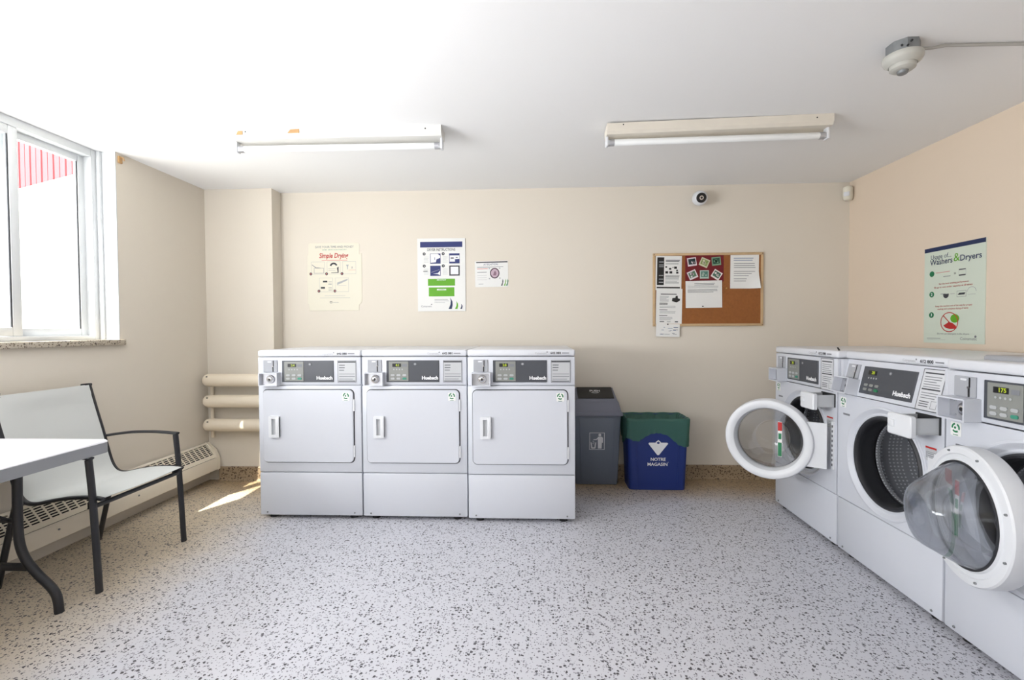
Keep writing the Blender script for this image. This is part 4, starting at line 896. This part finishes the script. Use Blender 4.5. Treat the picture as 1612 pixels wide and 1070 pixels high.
q.poly([(-0.060, -0.192), (-0.025, -0.172), (0.0, -0.176), (0.025, -0.194), (0.03, -0.212), (-0.015, -0.214), (-0.045, -0.206)], RED); q.disc(0.018, -0.150, 0.026, LIME, sx=1.15); q.arc(-0.020, -0.172, 0.056, 0.061, 0, 360, RED, 40); q.poly([(-0.062, -0.134), (-0.058, -0.130), (0.024, -0.212), (0.020, -0.216)], RED)
q.text('Do not use detergent in the dryers', 0.005, -0.243, 0.014, INKG, width=0.215); q.text('Coinamatic', 0.108, -0.272, 0.024, INKG, width=0.105); q.disc(0.152, -0.258, 0.007, INKG); q.rect(-0.13, -0.272, 0.10, 0.003, INKG); q.rect(-0.11, -0.281, 0.13, 0.002, INKL)
q.build('print', sh, (0, -t, 0))

# ------------------------------------------------------------------ bulletin board and what is pinned on it
BX0, BX1, BZ0, BZ1 = 0.985, 1.868, 1.253, 1.848
bw, bhh = BX1 - BX0, BZ1 - BZ0; bcx, bcz = (BX0 + BX1) / 2, (BZ0 + BZ1) / 2; BT = 0.018
bd = thing('bulletin_board', 'brown cork bulletin board in a pale wood frame on the back wall', 'board', (bcx, YB, bcz))
b = MB(); b.box(-bw / 2 + 0.01, bw / 2 - 0.01, -0.010, -0.0005, -bhh / 2 + 0.01, bhh / 2 - 0.01, CORK); b.build('cork', bd, smooth=False)
for (x0, x1, z0, z1) in ((-bw / 2, bw / 2, bhh / 2 - 0.02, bhh / 2), (-bw / 2, bw / 2, -bhh / 2, -bhh / 2 + 0.02), (-bw / 2, -bw / 2 + 0.02, -bhh / 2 + 0.02, bhh / 2 - 0.02), (bw / 2 - 0.02, bw / 2, -bhh / 2 + 0.02, bhh / 2 - 0.02)):
    b = MB(); b.box(x0, x1, -BT, -0.0005, z0, z1, OAK, 0.004); b.build('frame_bar', bd)
for sx in (-1, 1):
    for sz in (-1, 1):
        b = MB(); b.lathe([(0, -BT - 0.002), (0.003, -BT - 0.0015), (0.004, -BT + 0.001)], GAP, (sx * (bw / 2 - 0.009), 0, sz * (bhh / 2 - 0.009)), n=8); b.build('screw', bd)
YC = YB - 0.0105
def pinned(name, label, cat, x0, x1, z0, z1, m, rot=0.0, lift=0.0, group=None, curl=0.0):
    th = thing(name, label, cat, ((x0 + x1) / 2, YC - lift, (z0 + z1) / 2), 0, group)
    w, h = x1 - x0, z1 - z0; b = MB(); nx, nz = 6, 8; vs = []; fs = []
    for l in (0, 1):
        for i in range(nx + 1):
            for j in range(nz + 1):
                u, v = i / nx, j / nz; c = curl * max(0, u - 0.55) ** 2 * max(0, 0.45 - v) * 9
                vs.append((-w / 2 + w * u, -0.0004 - 0.0008 * l - c, -h / 2 + h * v))
    K = (nx + 1) * (nz + 1)
    for i in range(nx):
        for j in range(nz):
            a = i * (nz + 1) + j; fs.append((a, a + 1, a + nz + 2, a + nz + 1)); fs.append((a + K, a + K + nz + 1, a + K + nz + 2, a + K + 1))
    for i in range(nx):
        for j in (0, nz):
            a = i * (nz + 1) + j; fs.append((a, a + nz + 1, a + nz + 1 + K, a + K))
    for j in range(nz):
        for i in (0, nx):
            a = i * (nz + 1) + j; fs.append((a, a + 1, a + 1 + K, a + K))
    b.add(vs, fs, m); sh = b.build('sheet', th, (0, 0, 0), (0, rot, 0)); return th, sh
def Yb(px, y_): pass
th, sh = pinned('flyer', 'black and white flyer with black side column, top left of the cork board', 'flyer', 1.006, 1.215, 1.548, 1.826, PAPER, R(1.0), 0.002)
q = Print(); q.rect(-0.065, 0.015, 0.056, 0.225, BLACK, -0.0008)
for z in (0.09, 0.066, 0.052, -0.02, -0.05, -0.075): q.rect(-0.06, z, 0.036, 0.006, INKL, -0.0012)
q.lines(-0.025, 0.09, 0.105, 2, 0.010, 0.005, INKD, 1); q.lines(-0.025, 0.085, 0.080, 2, 0.009, 0.003, INKG, 2)
for (x, z, w_) in ((-0.02, 0.05, 0.014), (0.012, 0.035, 0.018), (0.055, 0.044, 0.022), (-0.015, 0.006, 0.022), (0.018, 0.006, 0.022), (0.070, 0.004, 0.018), (0.068, 0.022, 0.014), (0.035, 0.046, 0.008)): q.rect(x, z, w_, w_ * 0.85, BLACK, -0.0008)
q.lines(-0.025, 0.09, -0.022, 2, 0.010, 0.0045, INKD, 3); q.lines(-0.025, 0.085, -0.045, 5, 0.010, 0.003, INKG, 4); q.rect(0.0, -0.118, 0.188, 0.012, BLACK, -0.0008)
q.build('print', sh, (0, -0.0012, 0))
th, sh = pinned('flyer', 'white flyer with black machine picture, below the black-columned flyer', 'flyer', 1.010, 1.220, 1.266, 1.560, PAPER, R(1.2), 0.0)
q = Print(); q.rect(-0.005, 0.102, 0.128, 0.007, INKD, -0.0008); q.lines(-0.075, -0.002, 0.085, 5, 0.010, 0.003, INKG, 1)
q.poly([(0.022, 0.046), (0.026, 0.072), (0.050, 0.074), (0.052, 0.090), (0.068, 0.090), (0.070, 0.070), (0.088, 0.064), (0.086, 0.050), (0.060, 0.036)], BLACK)
for z in (0.028, 0.018, -0.026, -0.072): q.rect(-0.045, z, 0.066, 0.005, INKD, -0.0008)
q.lines(-0.075, 0.06, 0.004, 2, 0.010, 0.003, INKG, 2); q.lines(-0.075, 0.055, -0.040, 2, 0.010, 0.003, INKG, 3); q.lines(-0.075, 0.03, -0.086, 3, 0.010, 0.003, INKG, 4)
q.rect(-0.055, -0.122, 0.036, 0.007, INKD, -0.0008); q.rect(0.0, -0.122, 0.03, 0.004, INKG, -0.0008); q.rect(0.062, -0.122, 0.026, 0.008, INKD, -0.0008); q.build('print', sh, (0, -0.0012, 0))
th, sh = pinned('note', 'small handwritten white note hanging below the board frame', 'note', 1.008, 1.198, 1.168, 1.272, PAPER, R(1.5), 0.010)
INKB = mat('blue_ballpoint', (120, 138, 168), 0.7)
q = Print(); rr = random.Random(4)
for i in range(16):
    x, z = -0.075 + 0.15 * rr.random(), -0.038 + 0.076 * rr.random(); q.rect(x, z, 0.012 + 0.03 * rr.random(), 0.0035, INKB if i % 2 else INKG, -0.0008)
q.build('print', sh, (0, -0.0012, 0))
th, sh = pinned('collage', 'maroon sheet carrying six small tilted photos on the cork board', 'poster', 1.245, 1.552, 1.615, 1.828, MAROON, 0.0, 0.0)
ph_cols = [((226, 214, 220), (28, 52, 56)), ((206, 204, 176), (140, 158, 96)), ((120, 160, 132), (32, 80, 62)), ((232, 222, 228), (96, 130, 106)), ((176, 196, 186), (84, 128, 118)), ((232, 222, 220), (70, 108, 92))]
spots = [(-0.100, 0.055, 8), (0.0, 0.048, -24), (0.095, 0.058, 5), (-0.095, -0.050, 24), (0.0, -0.048, 0), (0.098, -0.052, -32)]
for i, ((x, z, a), (c1, c2)) in enumerate(zip(spots, ph_cols)):
    q = Print(); q.rect(0, 0, 0.072, 0.068, mat('photo_paper_%d' % i, c1, 0.5), -0.0004); q.rect(0, 0.002, 0.056, 0.046, mat('photo_picture_%d' % i, c2, 0.5, var=0.5, vscale=70), -0.0008)
    rr = random.Random(i + 9)
    for k in range(4): q.disc(-0.018 + 0.036 * rr.random(), -0.012 + 0.028 * rr.random(), 0.005 + 0.006 * rr.random(), mat('photo_paper_%d' % i, c1), 8, y=-0.0012)
    q.build('photo', sh, (x, -0.0012, z), (0, R(-a), 0))
th, sh = pinned('notice', 'white printed notice covering the bottom of the maroon photo sheet', 'notice', 1.248, 1.540, 1.402, 1.622, PAPER, R(-0.6), 0.003)
q = Print(); q.lines(-0.075, 0.09, 0.088, 2, 0.011, 0.005, INKG, 1); q.lines(-0.13, 0.13, 0.064, 2, 0.010, 0.003, INKL, 2); q.lines(-0.13, 0.11, 0.038, 3, 0.010, 0.004, INKG, 4); q.build('print', sh, (0, -0.0012, 0))
th, sh = pinned('letter', 'white typed letter with curled corner, right side of the cork board', 'letter', 1.605, 1.832, 1.556, 1.836, PAPER, R(0.5), 0.001, curl=0.05)
q = Print(); q.lines(-0.088, 0.07, 0.105, 2, 0.016, 0.005, INKB, 1); q.lines(-0.085, 0.09, 0.062, 3, 0.016, 0.004, INKG, 2); q.lines(-0.085, 0.09, -0.002, 3, 0.017, 0.004, INKG, 5); q.lines(-0.085, 0.06, -0.062, 2, 0.017, 0.004, INKG, 7); q.build('print', sh, (0, -0.0012, 0))
def pin(x, z, y, m, label):
    b = MB(); b.lathe([(0, -0.010), (0.0045, -0.009), (0.005, -0.006), (0.003, -0.003), (0.0055, 0.0)], m, (0, 0, 0), n=12); o = b.build('push_pin', None, (x, y, z)); tag(o, label, 'pin', 'push pins on the cork board')
pin(1.102, 1.270, YC - 0.0115, BLACK, 'dark push pin holding the small handwritten note')
pin(1.385, 1.414, YC - 0.004, BLACK, 'dark push pin at the foot of the white notice')
pin(1.575, 1.560, YC, mat('brass', (196, 160, 90), 0.3, 0.8), 'lone brass push pin in bare cork between notice and letter')

# ------------------------------------------------------------------ security camera, motion sensor
sc_ = thing('security_camera', 'small round white security camera with black lens face above the board', 'camera', (1.345, YB, 2.272))
b = MB(); b.lathe([(0, -0.012), (0.032, -0.012), (0.036, -0.008), (0.036, 0.0)], WHITE2, n=28); b.build('mount', sc_)
b = MB(); b.lathe([(0.010, -0.05), (0.010, -0.01)], WHITE2, n=12); b.build('stem', sc_)
yaw = R(-3)
b = MB(); b.lathe([(0.0, 0.046), (0.026, 0.044), (0.042, 0.032), (0.050, 0.010), (0.051, -0.012), (0.047, -0.030), (0.038, -0.041), (0.034, -0.043), (0.0, -0.043)], WHITE2, n=40); bd2 = b.build('body', sc_, (-0.010, -0.078, 0.0), (R(11), 0, yaw)); bd2.scale = (1.14, 1.14, 1.14)
b = MB(); b.lathe([(0.0, -0.047), (0.030, -0.047), (0.034, -0.044), (0.034, -0.040)], BLACK, n=32); b.lathe([(0.008, -0.0485), (0.014, -0.0485), (0.014, -0.046), (0.008, -0.046)], CHROME, n=24, closed=True); b.build('lens_face', bd2)
ms = thing('motion_sensor', 'ivory motion sensor box high in the corner of the back wall', 'sensor', (XR - 0.034, YB - 0.034, 2.30), R(-45) )
b = MB(); o_ = []
for (z, w, d) in ((-0.055, 0.040, 0.030), (-0.048, 0.056, 0.042), (-0.02, 0.064, 0.05), (0.035, 0.064, 0.05), (0.048, 0.060, 0.046), (0.052, 0.05, 0.036)):
    o_.append([(x, y - 0.0, z) for x, y in [(-w / 2, 0.012), (-w / 2, -d * 0.55), (-w * 0.3, -d * 0.9), (0, -d), (w * 0.3, -d * 0.9), (w / 2, -d * 0.55), (w / 2, 0.012)]])
n = 7; vs = sum(o_, []); fs = [tuple(range(n)), tuple(range(5 * n, 6 * n))] + [(k * n + i, k * n + (i + 1) % n, (k + 1) * n + (i + 1) % n, (k + 1) * n + i) for k in range(5) for i in range(n)]
b.add(vs, fs, IVORY); b.build('housing', ms, ang=50)
b = MB(); b.box(-0.020, 0.020, -0.0505, -0.040, -0.028, 0.006, WHITE2, 0.004); b.build('lens', ms)

# ------------------------------------------------------------------ ceiling: two strip lights, smoke detector, conduit
def strip(label, loc, rz, m, gapdrop, primer):
    t = thing('strip_light', label, 'ceiling light', loc, rz, 'fluorescent strip lights on the ceiling')
    b = MB(); o_ = [(-0.062, 0.0), (-0.060, -0.042), (-0.048, -0.057), (0.048, -0.057), (0.060, -0.042), (0.062, 0.0)]; n = 6
    vs = [(-0.610, y, z - gapdrop) for y, z in o_] + [(0.610, y, z) for y, z in o_]
    b.add(vs, [tuple(range(n)), tuple(range(2 * n - 1, n - 1, -1))] + [(i, (i + 1) % n, (i + 1) % n + n, i + n) for i in range(n)], m); ch_ = b.build('channel', t, ang=20)
    for sx in (-1, 1):
        b = MB(); b.box(sx * 0.604 - 0.007, sx * 0.604 + 0.007, -0.020, 0.020, -0.118, -0.056 + 0.004, WHITE2, 0.004); b.box(sx * 0.604 - 0.012 - 0.008 * sx, sx * 0.604 + 0.012 - 0.008 * sx, -0.016, 0.016, -0.112, -0.084, LTGREY, 0.003); b.build('lampholder', t)
    b = MB(); b.lathe([(0.0, -0.588), (0.017, -0.588), (0.019, -0.580), (0.019, 0.580), (0.017, 0.588), (0.0, 0.588)], TUBEW, (0, 0, -0.096), axis='x', n=24); tb = b.build('tube', t)
    for sx in (-1, 1):
        b = MB(); b.lathe([(0.0195, sx * 0.562), (0.0195, sx * 0.588), (0.0, sx * 0.589)], SILVER, (0, 0, -0.096), axis='x', n=20); b.build('tube_cap', tb)
    for (x, dx, zz) in primer:
        b = MB(); b.hexa([(x - dx, -0.0640, zz - 0.010), (x + dx, -0.0640, zz - 0.010), (x + dx, -0.058, zz - 0.010), (x - dx, -0.058, zz - 0.010)], [(x - dx * 0.5, -0.0640, zz + 0.010), (x + dx, -0.0640, zz + 0.012), (x + dx, -0.058, zz + 0.012), (x - dx * 0.5, -0.058, zz + 0.010)], RUST); b.build('bare_patch', t, smooth=False)
    for x in (-0.52, 0.52):
        b = MB(); b.lathe([(0, -0.0645), (0.003, -0.0642), (0.004, -0.060)], GAP, (x, 0, -0.020), n=8); b.build('screw', t)
    return t
strip('white fluorescent strip light on the ceiling nearer the window, unlit', (-1.125, 2.722, ZC), R(0.7), FIXW, 0.0, [(-0.555, 0.018, -0.026), (-0.24, 0.034, -0.022)])
strip('yellowed fluorescent strip light on the ceiling nearer the smoke detector', (1.035, 2.728, ZC), R(-1.6), FIXC, 0.010, [])
sd_ = thing('smoke_detector', 'white dome smoke detector on a grey metal box under the ceiling', 'smoke detector', (1.53, 2.03, ZC))
b = MB(); b.lathe([(0.058, 0.0), (0.058, -0.042), (0.054, -0.045), (0.0, -0.045)], GALV, axis='z', n=8); b.build('junction_box', sd_, (0, 0, 0), (0, 0, R(22.5)), ang=20)
b = MB(); b.lathe([(0.0, -0.045), (0.066, -0.045), (0.069, -0.050), (0.069, -0.062), (0.063, -0.074), (0.048, -0.086), (0.046, -0.082), (0.0, -0.084)], GREYW, axis='z', n=40); b.build('base', sd_)
b = MB(); b.lathe([(0.046, -0.084), (0.044, -0.100), (0.036, -0.106), (0.024, -0.108), (0.0, -0.108)], GREYW, axis='z', n=32); b.build('sensor_head', sd_)
b = MB(); b.lathe([(0.020, -0.108), (0.018, -0.118), (0.014, -0.121), (0.0, -0.121)], GALV, axis='z', n=24); b.build('tip', sd_)
for (a, z) in ((-100, -0.018), (-130, -0.028), (-112, -0.034)):
    b = MB(); ar = R(a); b.lathe([(0, 0.006), (0.004, 0.006), (0.004, 0)], GAP, (0, 0, 0), n=8); b.build('knockout', sd_, (0.057 * math.cos(ar), 0.057 * math.sin(ar), z), (0, 0, ar + PI / 2 + PI))
b = MB(); b.tube([(1.585, 2.03, ZC - 0.020), (1.64, 2.03, ZC - 0.018), (1.70, 2.031, ZC - 0.0085), (1.95, 2.036, ZC - 0.0085), (XR - 0.001, 2.045, ZC - 0.0085)], 0.0062, CONDG, 10); o = b.build('conduit', None); tag(o, 'thin grey conduit running from the smoke detector to the right wall', 'conduit')
b = MB(); b.box(0, 0.012, -0.014, 0.014, -0.045, 0.0, RUST, 0.003); b.tube([(0.010, 0, -0.005), (0.03, 0, -0.012), (0.034, 0, -0.03)], 0.004, RUST, 8); o = b.build('curtain_bracket', None, (XL, WY1 - 0.0 + 0.03, ZC - 0.02)); tag(o, 'small beige curtain bracket at the upper window corner', 'bracket')
